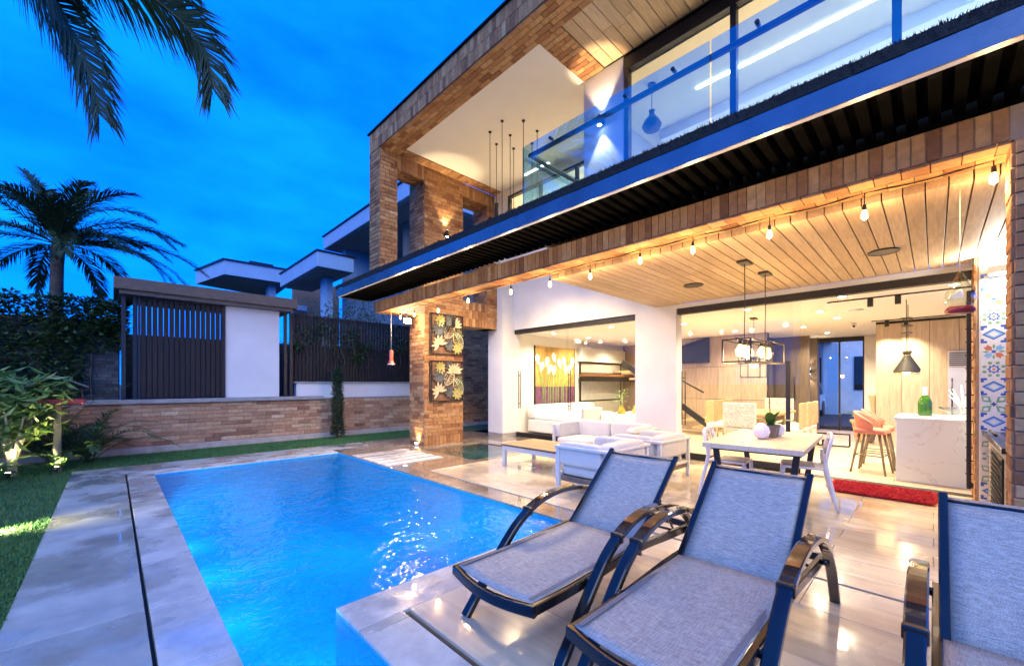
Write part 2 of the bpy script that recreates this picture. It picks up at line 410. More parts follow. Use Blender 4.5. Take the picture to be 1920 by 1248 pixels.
cop = MB().box(PX1 + .004, 3.62, 2.28, 9.5, -.36, -.028).box(PXM + .004, PX1 + .004, 2.28, PYM - .004, -.36, -.0284).box(PXM + .004, 1.285, -3, 2.28, -.36, -.0288).box(.165, PX0 - .004, -3, 9.5, -.36, -.028).box(PX0 - .004, PX1 + .004, PY1 + .004, 9.5, -.36, -.0282).obj('pool_coping', GROUT, None, kind='structure')
slab_field(cop, 'coping_slab', .165, PX0, 1.6, PY1, .305, .9, 0, TH, COPING)
slab_field(cop, 'coping_slab', PXM, 1.285, -.5, 2.28, .3, .9, 0, TH, COPING)
slab_field(cop, 'coping_slab', PXM, 3.62, 2.28, PYM, .9, .32, 0, TH, COPING, along='x')
slab_field(cop, 'coping_slab', PX1, 3.62, PYM, 5.66, .32, .9, 0, TH, TAN)
slab_field(cop, 'coping_slab', .175, PX1, PY1, 8.78, .9, .33, 0, TH, COPING, along='x')
slab_field(cop, 'coping_slab', -.45, PX1 + .9, 8.78, 9.5, 1.2, .72, 0, TH, PAVE, along='x')
path = MB().box(-.455, .146, -3, 9.5, -.36, -.028).obj('side_path', GROUT, None, kind='structure')
slab_field(path, 'paving_slab', -.455, .146, 1.2, 8.78, .601, 2.2, 0, TH, PAVE, .002)
# wet tan paving round the stepping slabs and the shallow water basin
SB = (3.36, 4.5, 6.42, 7.92)          # stepping slabs
WB = (4.72, 6.3, 5.86, 7.55)          # water basin
court = MB().box(3.62, WB[0], 5.66, SB[2] - .0, -.36, -.028).box(3.62, 4.0, SB[3], 9.5, -.36, -.028).box(4.0, 7.55, 7.56, 9.5, -.36, -.0285).box(SB[1], WB[0], SB[2], 7.56, -.36, -.0288).box(WB[0], WB[1], 5.66, WB[2], -.36, -.0282).box(WB[1], 7.55, 5.66, 7.56, -.36, -.0283).obj('court', GROUT, None, kind='structure')
slab_field(court, 'paving_slab', 3.3, 7.55, 5.66, 9.5, .9, .6, 0, TH, TAN, .003, .5, 'x', holes=(SB, WB, (-1, 4.2, 8.78, 9.6)))
ch = MB().box(SB[0], SB[1], SB[2], SB[3], -.36, -.10).obj('slab_trench', DRAIN, None, kind='structure')
for i in range(5):
    y = SB[2] + .03 + i * .298
    MB().box(SB[0] - .03, SB[1] - .02, y, y + .205, -.010, .012, .004).obj('stepping_slab', SLABW, None, label='%s pale stepping slab of the row from terrace to far pool end' % ['first', 'second', 'third', 'fourth', 'fifth'][i], cat='stone slab', group='pale slabs beside the pool')
# drains
for (x0, x1, y0, y1) in ((.146, .165, -3, 8.45), (3.625, 3.65, -.6, 5.6), (1.29, 1.32, -1.2, 2.3)):
    d = MB().box(x0, x1, y0, y1, -.3, -.05).obj('drain_gutter', DRAIN, None, kind='structure')
    n = int((y1 - max(y0, 0)) / .25)
# shallow basin with pebbled tiles under still water
BTILE = pieces('basin_tile', [(0, (.03, .12, .12)), (.4, (.10, .20, .19)), (.7, (.22, .24, .22)), (1, (.05, .16, .17))], .4, gscale=6)
basin = MB().box(WB[0], WB[1], WB[2], WB[3], -.36, -.14).obj('water_basin', GROUT, None, kind='structure')
slab_field(basin, 'basin_tile', WB[0], WB[1], WB[2], WB[3], .26, .26, -.12, .02, BTILE, .008)
BW = glass('basin_water_surface', (.75, .93, .92), 1.33, .0, 1.8, .05)
cutplane('water', WB[0], WB[1], WB[2], WB[3], -.02, BW, kind='structure', label='shallow teal water basin in front of the brick column', cat='water')

# ------------------------------------------------------------------ pool
m, t, b_ = nmat('pool_mosaic')
v = coords(t, 'World', (1, 1, 1))
br = N(t, 'ShaderNodeTexVoronoi', Scale=26); br.feature = 'F1'; t.links.new(v, br.inputs['Vector'])
r = ramp(t, [(0, (.006, .28, .58)), (.5, (.010, .35, .70)), (1, (.025, .43, .80))]); t.links.new(br.outputs['Color'], r.inputs[0])
nn = N(t, 'ShaderNodeTexNoise', Scale=1.3, Detail=5); t.links.new(v, nn.inputs['Vector'])
mx = N(t, 'ShaderNodeMix'); mx.data_type = 'RGBA'; mx.blend_type = 'MULTIPLY'; mx.inputs[0].default_value = 1
rr_ = ramp(t, [(.3, (.88,) * 3), (.7, (1.06,) * 3)]); t.links.new(nn.outputs['Fac'], rr_.inputs[0])
t.links.new(r.outputs[0], mx.inputs[6]); t.links.new(rr_.outputs[0], mx.inputs[7]); t.links.new(mx.outputs[2], b_.inputs['Base Color']); b_.inputs['Roughness'].default_value = .4
MOSAIC = m
ZB = -1.1
pool = MB()
pts = [(PX0, PY0), (PXM, PY0), (PXM, PYM), (PX1, PYM), (PX1, PY1), (PX0, PY1)]
pool.add([(x, y, ZB) for x, y in [(PX0, PY0), (PXM, PY0), (PXM, PY1), (PX0, PY1)]], [(0, 1, 2, 3)])
pool.add([(x, y, ZB) for x, y in [(PXM, PYM), (PX1, PYM), (PX1, PY1), (PXM, PY1)]], [(0, 1, 2, 3)])
for i in range(6):
    a, c = pts[i], pts[(i + 1) % 6]
    pool.add([(*a, ZB), (*c, ZB), (*c, -.02), (*a, -.02)], [(3, 2, 1, 0)])
pool.obj('pool_basin', MOSAIC, None, kind='structure')
# water surface, real ripples and rain dimples in the mesh, finer ones in the bump
m, t, b_ = nmat('pool_water'); t.nodes.remove(b_)
tr = t.nodes.new('ShaderNodeBsdfTransparent'); tr.inputs[0].default_value = (.42, .86, 1, 1)
gl = t.nodes.new('ShaderNodeBsdfGlossy'); gl.inputs['Roughness'].default_value = .03
fr = t.nodes.new('ShaderNodeFresnel'); fr.inputs[0].default_value = 1.33
v = coords(t, 'World')
na = N(t, 'ShaderNodeTexNoise', Scale=5.5, Detail=3, Distortion=.6); nb = N(t, 'ShaderNodeTexVoronoi', Scale=17); nb.feature = 'SMOOTH_F1'
t.links.new(v, na.inputs['Vector']); t.links.new(v, nb.inputs['Vector'])
b1 = t.nodes.new('ShaderNodeBump'); b1.inputs['Distance'].default_value = .035; b1.inputs['Strength'].default_value = .6
b2 = t.nodes.new('ShaderNodeBump'); b2.inputs['Distance'].default_value = .006; b2.inputs['Strength'].default_value = .6
t.links.new(na.outputs['Fac'], b1.inputs['Height']); t.links.new(nb.outputs['Distance'], b2.inputs['Height']); t.links.new(b1.outputs[0], b2.inputs['Normal'])
t.links.new(b2.outputs[0], gl.inputs['Normal']); t.links.new(b2.outputs[0], fr.inputs['Normal'])
tlc = t.nodes.new('ShaderNodeBsdfTranslucent'); tlc.inputs[0].default_value = (.01, .46, .84, 1)
dfu = t.nodes.new('ShaderNodeBsdfDiffuse'); dfu.inputs[0].default_value = (.01, .27, .50, 1)
cl_ = t.nodes.new('ShaderNodeMixShader'); cl_.inputs[0].default_value = .4; t.links.new(tlc.outputs[0], cl_.inputs[1]); t.links.new(dfu.outputs[0], cl_.inputs[2])
cm_ = t.nodes.new('ShaderNodeMixShader'); t.links.new(tr.outputs[0], cm_.inputs[1]); t.links.new(cl_.outputs[0], cm_.inputs[2])
nf = N(t, 'ShaderNodeTexNoise', Scale=.9, Detail=5); t.links.new(v, nf.inputs['Vector']); nr = N(t, 'ShaderNodeMapRange'); nr.inputs['To Min'].default_value = .15; nr.inputs['To Max'].default_value = .75
t.links.new(nf.outputs['Fac'], nr.inputs[0]); t.links.new(nr.outputs[0], cm_.inputs[0])
ms = t.nodes.new('ShaderNodeMixShader'); t.links.new(fr.outputs[0], ms.inputs[0]); t.links.new(cm_.outputs[0], ms.inputs[1]); t.links.new(gl.outputs[0], ms.inputs[2])
t.links.new(ms.outputs[0], t.nodes['Material Output'].inputs[0])
WATER = m
wb = MB()
def water_patch(x0, x1, y0, y1):
    nx, ny = int((x1 - x0) / .07), int((y1 - y0) / .07); vs = []; fs = []
    for j in range(ny + 1):
        for i in range(nx + 1):
            x = x0 + (x1 - x0) * i / nx; y = y0 + (y1 - y0) * j / ny
            vs.append((x, y, -.036 + .004 * mnoise.noise(Vector((x * 2.2, y * 2.2, 1))) + .002 * mnoise.noise(Vector((x * 6, y * 6, 5)))))
    for j in range(ny):
        for i in range(nx):
            a = j * (nx + 1) + i; fs.append((a, a + 1, a + nx + 2, a + nx + 1))
    wb.add(vs, fs, 0, None, True)
water_patch(PX0, PXM, 0, PY1); water_patch(PXM, PX1, PYM, PY1)
wb.obj('water', WATER, None, kind='structure', label='bright blue rippled pool water', cat='water')
# underwater lamps in the pool wall
PLAMP = emit('pool_lamp', (.55, .85, 1), 12)
for i, (x, y, dx, dy) in enumerate(((PX0, 7.9, 1, 0), (PX0, 6.5, 1, 0), (PX0, 5.1, 1, 0), (PX0, 3.7, 1, 0), (1.7, PYM, 0, 1), (2.7, PYM, 0, 1), (PX0, 2.0, 1, 0))):
    o = thing('pool_lamp', '%s underwater lamp of the pool, counted from the far end' % ['first', 'second', 'third', 'fourth', 'fifth', 'sixth', 'seventh'][i], 'lamp', (x, y, -.6), group='underwater lamps in the pool walls')
    MB().tube([(0, 0, 0), (dx * .03, dy * .03, 0)], .09, 16).obj('lens', PLAMP, o)
    MB().tube([(0, 0, 0), (dx * .02, dy * .02, 0)], .11, 16).obj('rim', WHITEM, o)
    lamp('AREA', (dx * .04, dy * .04, 0), 8 if x == PX0 and y < 2.5 else 14, (.33, .86, 1), o, .17, rot=((0, -PI / 2 + .5, 0) if dx else (PI / 2 - .5, 0, 0)))
# ------------------------------------------------------------------ brick laying
class Bricks:
    """collects the bricks of one thing; the 300 that show largest become objects, the rest one mesh per part"""
    def __init__(s, mat): s.items = []; s.mat = mat
    def face(s, part, o, u, v, width, height, bl=.25, bh=.08, t=.014, gap=.008, bond=.5, sink=.02):
        """o corner, u along the course, v across courses; outward normal is u x v"""
        o, u, v = Vector(o), Vector(u).normalized(), Vector(v).normalized(); n = u.cross(v)
        rr = random.Random(int(o.x * 91 + o.y * 57 + o.z * 13 + width * 7))
        rows = max(1, round(height / bh)); ch = height / rows
        for j in range(rows):
            off = (j % 2) * bond * bl + (rr.uniform(0, .25) * bl if bond else 0)
            x = -off
            while x < width - .012:
                a, b = max(x, 0), min(x + bl, width)
                if b - a > .025:
                    l, h = b - a - gap, ch - gap
                    c = o + u * ((a + b) / 2) + v * (ch * (j + .5)) + n * ((t - sink) / 2 + rr.uniform(-.0015, .0025))
                    s.items.append((c, u, v, n, round(l, 3), round(h, 3), t + sink, part))
                x += bl
    def build(s, limit=300):
        def score(it): return pix_size(it[0], min(it[4], it[5] * 2.5)) * (1 if (CAM - it[0]).dot(it[3]) > 0 else 0)
        its = sorted(s.items, key=lambda it: -score(it))
        cache = {}; rest = {}
        for k, (c, u, v, n, l, h, th, part) in enumerate(its):
            M = Matrix((u, v, n)).transposed().to_4x4(); M.translation = c
            if k < limit:
                key = (round(l / .02) * .02 if l < .2 else l, h, th)
                if key not in cache: cache[key] = MB().box(-l / 2, l / 2, -h / 2, h / 2, -th / 2, th / 2, .004).mesh('brick', s.mat)
                ob = link('brick', cache[key], part); ob.matrix_local = M
            else:
                if part not in rest: rest[part] = MB()
                rest[part].box(-l / 2, l / 2, -h / 2, h / 2, -th / 2, th / 2, 0, 0, M)
        for part, mb in rest.items(): mb.obj('brickwork', s.mat, part, kind='stuff')

# ------------------------------------------------------------------ garden wall at the far end of the pool
YW = 11.15
wall = thing('garden_wall', 'low brick garden wall with grey coping behind the pool', 'wall')
core = MB().box(-4.6, 9.2, YW, YW + .25, -.3, .98).obj('wall_core', GROUT, wall)
bk = Bricks(BRICK2)
bk.face(core, (-4.6, YW, .12), (1, 0, 0), (0, 0, 1), 13.8, .86, .29, .086)
MB().box(-4.6, 9.2, YW - .06, YW - .016, -.2, .115, .008).obj('plinth', plain('pale_plinth', (.42, .37, .32), .8, var=.2), wall)
bk.build(300)
MB().box(-.4, 3.95, YW - .09, YW + .32, .985, 1.07, .008).obj('coping', CONC, wall, label='thick grey coping on the nearer stretch of wall')
MB().box(3.96, 9.2, YW + .06, YW + .26, .985, 1.02, .006).obj('coping', CONC, wall)
# pavilion over the gate: flat roof slab, posts, white panel, slatted screen
pav = thing('gate_pavilion', 'garden gate screen under a flat weathered roof slab on the brick wall', 'pavilion', (1.6, YW + .1, 1.07))
P0 = Vector((1.6, YW + .1, 1.07))
def rel(mb, name, mat, parent, o=P0, **kw):
    ob = mb.obj(name, mat, parent, **kw); ob.location = -o if parent.parent is None else (0, 0, 0); return ob
WOODROOF = pieces('weathered_fascia', [(0, (.13, .10, .08)), (1, (.18, .145, .12))], .9, (2, 8, 12), 3, .4, .003)
rel(MB().box(.02, 3.28, YW - .25, YW + 1.5, 3.22, 3.45, .01), 'roof_slab', WOODROOF, pav)
rel(MB().box(.1, 3.2, YW - .15, YW + 1.4, 3.15, 3.219), 'roof_soffit', plain('soffit_paint', (.16, .15, .15), .8), pav)
for x in (.13, .30, 3.05, 3.18): rel(MB().box(x, x + .07, YW + .06, YW + .13, 1.072, 3.149, .004), 'post', BLACK, pav)
rel(MB().box(1.84, 2.94, YW + .05, YW + .12, 1.072, 3.149, .004), 'white_panel', WHITE, pav)
SLAT = pieces('dark_slat', [(0, (.008, .006, .006)), (1, (.015, .010, .009))], .6, (10, 10, 1), 4, .4, .001)
for i in range(16):
    x = .42 + i * .0885
    rel(MB().box(x, x + .075, YW + .02, YW + .05, 1.10, 3.12, .003), 'slat', SLAT, pav)
for z in (1.12, 2.1, 3.06): rel(MB().box(.38, 1.83, YW + .055, YW + .085, z, z + .05, .003), 'rail', BLACK, pav)
for x in (.375, 1.80): rel(MB().box(x, x + .04, YW + .015, YW + .054, 1.09, 3.13, .003), 'gate_frame', BLACK, pav)
# slatted fence on a white band, right of the pavilion
fen = thing('slat_fence', 'tall black slatted fence on a white band above the brick wall', 'fence', (5, YW + .3, 1.02))
F0 = Vector((5, YW + .3, 1.02))
rel(MB().box(3.36, 8.9, YW + .16, YW + .36, 1.02, 1.40), 'white_band', WHITE, fen, F0)
rel(MB().box(3.30, 8.9, YW + .12, YW + .40, 1.401, 1.44, .004), 'cap', CONC, fen, F0)
for i in range(62):
    x = 3.34 + i * .088
    rel(MB().box(x, x + .071, YW + .22, YW + .25, 1.45, 3.17, .003), 'slat', SLAT, fen, F0)
for z in (1.5, 2.3, 3.08): rel(MB().box(3.34, 8.9, YW + .255, YW + .285, z, z + .05, .003), 'rail', BLACK, fen, F0)
for x in (3.30, 5.0, 6.7, 8.4): rel(MB().box(x, x + .04, YW + .29, YW + .33, 1.44, 3.19, .003), 'post', BLACK, fen, F0)
nbw = MB().box(.2, 9.5, 13.2, 13.4, -.3, 2.55).obj('boundary_wall', plain('dark_boundary', (.035, .035, .04), .9, var=.4), None, label='dark boundary wall beyond the slatted gate', cat='wall')
# tall house-side brick wall seen between the column and the white pier
side = thing('side_wall', 'tall brick boundary wall seen through the gap beside the brick column', 'wall')
sc_ = MB().box(6.75, 10.5, YW - .35, YW - .1, -.3, 3.4).obj('wall_core', GROUT, side)
bs = Bricks(BRICK); bs.face(sc_, (6.75, YW - .35, .1), (1, 0, 0), (0, 0, 1), 3.7, 3.2, .25, .084); bs.build(150)
MB().box(6.75, 10.5, YW - .42, YW - .351, -.2, .095, .006).obj('plinth', CONC, side)

# ------------------------------------------------------------------ leaves, fronds
def leafmat(name, stops, rough=.5, trans=.25):
    m, t, b = nmat(name)
    rnd = piece_random(t); r = ramp(t, stops); t.links.new(rnd, r.inputs[0]); t.links.new(r.outputs[0], b.inputs['Base Color'])
    b.inputs['Roughness'].default_value = rough
    tl = t.nodes.new('ShaderNodeBsdfTranslucent'); t.links.new(r.outputs[0], tl.inputs[0]); ms = t.nodes.new('ShaderNodeMixShader'); ms.inputs[0].default_value = trans
    t.links.new(b.outputs[0], ms.inputs[1]); t.links.new(tl.outputs[0], ms.inputs[2]); t.links.new(ms.outputs[0], t.nodes['Material Output'].inputs[0])
    return m
PALMLEAF = leafmat('palm_leaf', [(0, (.025, .05, .02)), (.5, (.04, .075, .025)), (1, (.07, .10, .035))], .45)
HEDGE = leafmat('hedge_leaf', [(0, (.02, .05, .016)), (.6, (.035, .085, .024)), (1, (.07, .14, .04))], .5)
BUSH = leafmat('bush_leaf', [(0, (.08, .17, .035)), (.5, (.16, .28, .06)), (1, (.27, .38, .10))], .45, .35)
FERN = leafmat('fern_leaf', [(0, (.03, .08, .025)), (1, (.09, .16, .045))], .5, .3)
BARK = plain('palm_bark', (.10, .08, .06), .9, var=.5, vscale=9, bump=.01, bscale=30)
PALEBARK = plain('pale_bark', (.42, .38, .28), .8, var=.3, vscale=14, bump=.004)
def frond(mb, path, n, ll, rr, droop=.35, w=.018, stem=.018, mi=0, taper=.75, ang=.75, face=None):
    """feather frond: a bent rib with paired leaflets of two bent quads"""
    P = [Vector(p) for p in path]; seg = len(P) - 1
    def at(f):
        k = min(int(f * seg), seg - 1); g = f * seg - k
        a, b = P[k], P[k + 1]; return a.lerp(b, g), (b - a).normalized()
    mb.tube([at(i / 10)[0] for i in range(11)], [stem * (1 - .85 * i / 10) for i in range(11)], 5, mi)
    for i in range(n):
        f = .10 + .9 * i / (n - 1); p, tg = at(f)
        sd = tg.cross(face if face is not None else Vector((0, 0, 1)))
        if sd.length < .1: sd = tg.orthogonal()
        sd.normalize(); upv = sd.cross(tg).normalized()
        L = ll * (1 - taper * abs(f - .42) ** 1.5 * 1.6) * rr.uniform(.82, 1.1)
        for s in (-1, 1):
            a = ang * rr.uniform(.8, 1.15) * (1 - .45 * f)
            d = (tg * math.cos(a) + sd * s * math.sin(a) + upv * rr.uniform(-.05, .35)).normalized()
            wv = d.cross(upv).normalized() * w * rr.uniform(.8, 1.2)
            m1 = p + d * L * .5; d2 = (d + Vector((0, 0, -droop * rr.uniform(.6, 1.6)))).normalized(); m2 = m1 + d2 * L * .5
            mb.add([p - wv * .5, p + wv * .5, m1 + wv, m1 - wv, m2], [(0, 1, 2, 3), (3, 2, 4)], mi)
def arc(base, az, el, length, bend, n=9):
    """a rib that leaves at elevation el and bends over by bend radians"""
    pts = [Vector(base)]; st = length / (n - 1)
    for i in range(n - 1):
        e = el - bend * (i / (n - 2)) ** 1.4
        pts.append(pts[-1] + Vector((math.cos(az) * math.cos(e), math.sin(az) * math.cos(e), math.sin(e))) * st)
    return pts
def palm(name, label, base, h, fr, crown_seed, lean=(0, 0), ll=.6, r0=.16):
    root = thing(name, label, 'palm tree', base); rr = random.Random(crown_seed)
    top = Vector((lean[0], lean[1], h))
    tr = MB(); k = 14
    tr.tube([(lean[0] * (i / k) ** 1.5, lean[1] * (i / k) ** 1.5, -.1 + (h + .1) * i / k) for i in range(k + 1)], [r0 * (1.15 - .35 * i / k + (.03 if i % 2 else 0)) for i in range(k + 1)], 12)
    tr.obj('trunk', BARK, root)
    cr = MB(); cr.tube([top - Vector((0, 0, .35)), top, top + Vector((0, 0, .6))], [r0 * .8, r0 * .95, .05], 8)
    for (az, el, L, bend) in fr: frond(cr, arc(top + Vector((0, 0, .25)), az, el, L, bend), 110, ll, rr, .45, .013)
    cr.obj('crown', PALMLEAF, root)
    return root
# palm beyond the hedge
fr = []
rr = random.Random(5)
for i in range(24):
    fr.append((i * 2.399 + rr.uniform(-.2, .2), rr.uniform(-.1, 1.25), rr.uniform(2.2, 3.0), rr.uniform(.9, 1.7)))
fr += [(-.05, .35, 3.3, 1.0), (.25, .75, 3.0, 1.1), (PI - .1, .45, 3.0, 1.2), (-.5, .1, 3.1, .9), (1.1, 1.2, 2.6, .6), (2.1, 1.25, 2.6, .6)]
palm('palm_tree', 'dark palm tree rising whole behind the ivy hedge', (-1.08, 16, -.3), 5.1, fr, 11, (.05, .1), .62, .15)
# tall palm beside the lawn; only the tips of its fronds hang into view
FT = Vector((-1.25, 8.2, 7.5))
root = thing('palm_tree', 'tall palm whose drooping fronds hang into the sky at the top', 'palm tree', (-1.32, 8.2, 0))
tr = MB().tube([(.07 * i / 12, 0, -.1 + 7.6 * i / 12) for i in range(13)], [.15 - .005 * i + (.008 if i % 2 else 0) for i in range(13)], 12); tr.obj('trunk', BARK, root)
TALLCROWN = MB()
# fronds of the tall palm: two aimed over the lawn, the rest round about
rr = random.Random(21)
def pt(px, py, w):
    """world point at photo position (px, py) and depth w along the view, used to survey distances"""
    r_ = Vector((FWD.y, -FWD.x, 0)); return CAM + FWD * w + r_ * ((px - 960) / 770 * w) + Vector((0, 0, (718 - py) / 770 * w))
def bez(a, b, c, d, n=12):
    return [a * (1 - s) ** 3 + b * 3 * s * (1 - s) ** 2 + c * 3 * s * s * (1 - s) + d * s ** 3 for s in [i / n for i in range(n + 1)]]
O = Vector((-1.32, 8.2, 0)); topc = FT
hang = [bez(topc, pt(40, -60, 5.0), pt(150, 20, 5.1), pt(185, 212, 5.2)), bez(topc, pt(150, -40, 5.1), pt(390, -20, 5.3), pt(398, 165, 5.5)), bez(topc, pt(-40, -180, 5.0), pt(40, -110, 4.9), pt(90, -30, 4.8)), bez(topc, pt(90, -240, 5.2), pt(250, -130, 5.4), pt(335, -15, 5.6))]
for path in hang: frond(TALLCROWN, [p - O for p in path], 190, .82, rr, .7, .013, .024, 0, .6, 1.05, FWD * .8 + Vector((0, 0, .6)))
for i in range(13):
    az = 2.6 + i * .2
    frond(TALLCROWN, arc(topc - O, az, rr.uniform(.0, 1.1), 2.8, rr.uniform(1.0, 1.7)), 50, .55, rr, .5, .016)
TALLCROWN.obj('crown', PALMLEAF, root)

def leafcloud(n, inside, size, rr, flat=.5, mb=None, mi=0):
    mb = mb or MB()
    for _ in range(n):
        p = inside(rr); a = rr.uniform(0, 2 * PI); e = rr.uniform(-.9, .7); s = size * rr.uniform(.6, 1.35)
        d = Vector((math.cos(a) * math.cos(e), math.sin(a) * math.cos(e), math.sin(e))); w = d.cross(Vector((rr.uniform(-.3, .3), rr.uniform(-.3, .3), 1))).normalized() * s * flat * .5
        nrm = d.cross(w).normalized() * s * .12
        mb.add([p, p + d * s * .5 + w + nrm, p + d * s, p + d * s * .5 - w + nrm], [(0, 1, 2, 3)], mi)
    return mb
# hedge of ivy on the dark stone wall, left of the gate
hw = thing('stone_wall', 'dark stone boundary wall under the ivy hedge', 'wall')
DSTONE = pieces('dark_stone', [(0, (.05, .055, .06)), (.5, (.09, .095, .10)), (1, (.14, .14, .14))], .9, gscale=10, gvar=.4)
hc = MB().box(-6, .12, 12.2, 12.45, -.3, 2.7).obj('wall_core', DSTONE, hw)
hb = Bricks(DSTONE); hb.face(hc, (-6, 12.2, .9), (1, 0, 0), (0, 0, 1), 6.1, 1.8, .22, .07); hb.build(200)
hg = thing('ivy_hedge', 'dark green ivy hedge over the wall beside the gate', 'hedge', (-2.5, 12, 0))
rr = random.Random(8)
def inh(r):
    x = r.uniform(-6, .25); lump = mnoise.noise(Vector((x * 1.3, 0, 3)))
    top = 3.15 + .18 * lump + .10 * mnoise.noise(Vector((x * 5, 2, 0)))
    lo = 2.35 + .45 * mnoise.noise(Vector((x * 1.1, 7, 0))) - (1.9 if x < -1.0 else 1.2 if x < -.4 else .3)
    z = lo + (top - lo) * r.random() ** .75
    y = 11.95 + .35 * r.random() - .15 * mnoise.noise(Vector((x * 2, z * 2, 0)))
    return Vector((x + 2.5, y - 12, z))
leafcloud(24000, inh, .10, rr, .6).obj('foliage', HEDGE, hg)
st = MB()
for i in range(14):
    x = -5.8 + i * .43; st.tube([(x + 2.5, .1, 0), (x + 2.45 + rr.uniform(-.1, .1), .12, 1.4), (x + 2.5 + rr.uniform(-.2, .2), .1, 2.9)], [.02, .016, .006], 5)
st.obj('stem', BARK, hg)
# ivy tendrils that climb through the slat fence
iv = thing('climbing_ivy', 'sparse ivy hanging over the black slat fence', 'ivy', (5, YW + .2, 0))
cl = [(3.55, 2.6, .22), (3.3, 2.3, .16), (4.5, 2.35, .28), (4.0, 2.85, .2), (5.2, 2.45, .2), (5.9, 2.5, .3), (6.2, 2.7, .25), (4.8, 2.75, .2), (5.0, 2.1, .12)]
def ini(r):
    c = r.choice(cl); return Vector((c[0] - 5 + r.gauss(0, c[2]), r.uniform(-.1, .06), c[1] + r.gauss(0, c[2] * .75)))
leafcloud(900, ini, .10, rr, .65).obj('foliage', HEDGE, iv)
ms_ = MB()
for c in cl: ms_.tube([(c[0] - 5, .12, 1.5), (c[0] - 4.9, -.03, 2.0), (c[0] - 5, -.02, c[1])], .008, 5)
ms_.obj('stem', BARK, iv, kind='stuff')
# slim cypress in front of the wall
cyp = thing('cypress', 'slim columnar cypress standing against the brick wall', 'cypress', (4.15, 10.68, 0))
def inc(r):
    z = .08 + 1.72 * r.random(); R = .155 * (1 - .35 * (z / 1.8) ** 2.5) * (.55 if z > 1.65 else 1) * (.9 + .15 * math.sin(z * 9)); a = r.uniform(0, 2 * PI); q = R * math.sqrt(r.uniform(.25, 1))
    return Vector((q * math.cos(a), q * math.sin(a), z))
leafcloud(3600, inc, .075, rr, .28).obj('foliage', leafmat('cypress_leaf', [(0, (.012, .035, .014)), (1, (.03, .07, .025))]), cyp)
MB().tube([(0, 0, -.05), (0, 0, .9), (0, 0, 1.7)], [.03, .02, .005], 6).obj('trunk', BARK, cyp)

# ------------------------------------------------------------------ planting bed at the left
def shrub(loc, rr, label, h=1.15, nb=7, spread=.55, leaf=.12, leaves=240, name='lit_shrub'):
    o = thing(name, label, 'shrub', loc); tk = MB(); lf = MB()
    for i in range(nb):
        a = i * 2 * PI / nb + rr.uniform(-.3, .3); s = spread * rr.uniform(.5, 1.1); hh = h * rr.uniform(.7, 1.1)
        path = bez(Vector((0, 0, .0)), Vector((math.cos(a) * .03, math.sin(a) * .03, .35 * h)), Vector((math.cos(a) * s * .6, math.sin(a) * s * .6, .6 * hh)), Vector((math.cos(a) * s, math.sin(a) * s, hh)), 8)
        tk.tube(path, [.032 * (1 - .75 * k / 8) for k in range(9)], 6)
        tip = path[-1]; mid = path[5]
        def ins(r, tip=tip, mid=mid):
            c = tip if r.random() < .7 else mid
            return c + Vector((r.gauss(0, .13), r.gauss(0, .13), r.gauss(.02, .08)))
        leafcloud(leaves // nb, ins, leaf, rr, .33, lf)
    tk.tube([(0, 0, -.04), (0, 0, .22), (0, 0, .42)], [.05, .045, .03], 8)
    tk.obj('trunk', PALEBARK, o); lf.obj('foliage', BUSH, o); return o
rr = random.Random(31)
shrub((-1.08, 9.75, 0), rr, 'pale-stemmed shrub lit from below at the lawn corner', 1.35, 10, .55, .22, 900)
shrub((-1.6, 10.5, 0), rr, 'bushy shrub behind the lit pale-stemmed one, by the left edge', 1.5, 10, .7, .24, 900)
def fern(loc, label, n, L, seed, name='fern'):
    r2 = random.Random(seed); o = thing(name, label, 'fern', loc); mb = MB()
    for i in range(n):
        frond(mb, arc((r2.uniform(-.05, .05), r2.uniform(-.05, .05), 0), i * 2.4 + r2.uniform(-.3, .3), r2.uniform(.7, 1.35), L * r2.uniform(.7, 1.1), r2.uniform(.9, 1.6)), 26, L * .22, r2, .35, .010, .008)
    mb.obj('fronds', FERN, o); return o
fern((-.32, 10.45, 0), 'arching palm fronds leaning over the brick wall end', 13, 1.35, 2, 'young_palm')
fern((-.75, 10.8, .0), 'upright palm fronds behind the bird table post', 14, 1.6, 4, 'young_palm')
fern((-1.35, 9.3, 0), 'low fern at the left edge of the lawn', 11, .8, 6)
fern((-.62, 9.75, 0), 'small low fern between shrub and bird table', 9, .5, 9)
fern((-2.1, 9.9, 0), 'tall fern beyond the left edge shrubs', 12, 1.3, 12)
# bird table: post with a red tray and little roof
bt = thing('bird_table', 'wooden post bird table with a red tray among the shrubs', 'bird table', (-.62, 9.72, 0))
MB().box(-.045, .045, -.045, .045, -.05, 1.06, .006).obj('post', plain('mossy_post', (.10, .10, .07), .9, var=.4, vscale=14), bt)
MB().box(-.30, .30, -.2, .2, 1.065, 1.09, .004).box(-.30, .30, -.21, -.19, 1.085, 1.145, .003).box(-.30, .30, .19, .21, 1.085, 1.145, .003).box(-.31, -.29, -.19, .19, 1.085, 1.145, .003).box(.29, .31, -.19, .19, 1.085, 1.145, .003).obj('tray', plain('red_tray', (.45, .06, .035), .5, var=.2), bt)
MB().prism([(-.34, 0), (0, .17), (.34, 0), (.34, .02), (0, .19), (-.34, .02)], .5, Matrix.Translation((0, .25, 1.33)) @ Matrix.Rotation(PI / 2, 4, 'X')).obj('roof', plain('tray_roof', (.12, .14, .10), .8, var=.4), bt)
MB().cyl((-.27, 0, 1.09), (-.27, 0, 1.37), .012).cyl((.27, 0, 1.09), (.27, 0, 1.37), .012).obj('roof_post', BARK, bt)
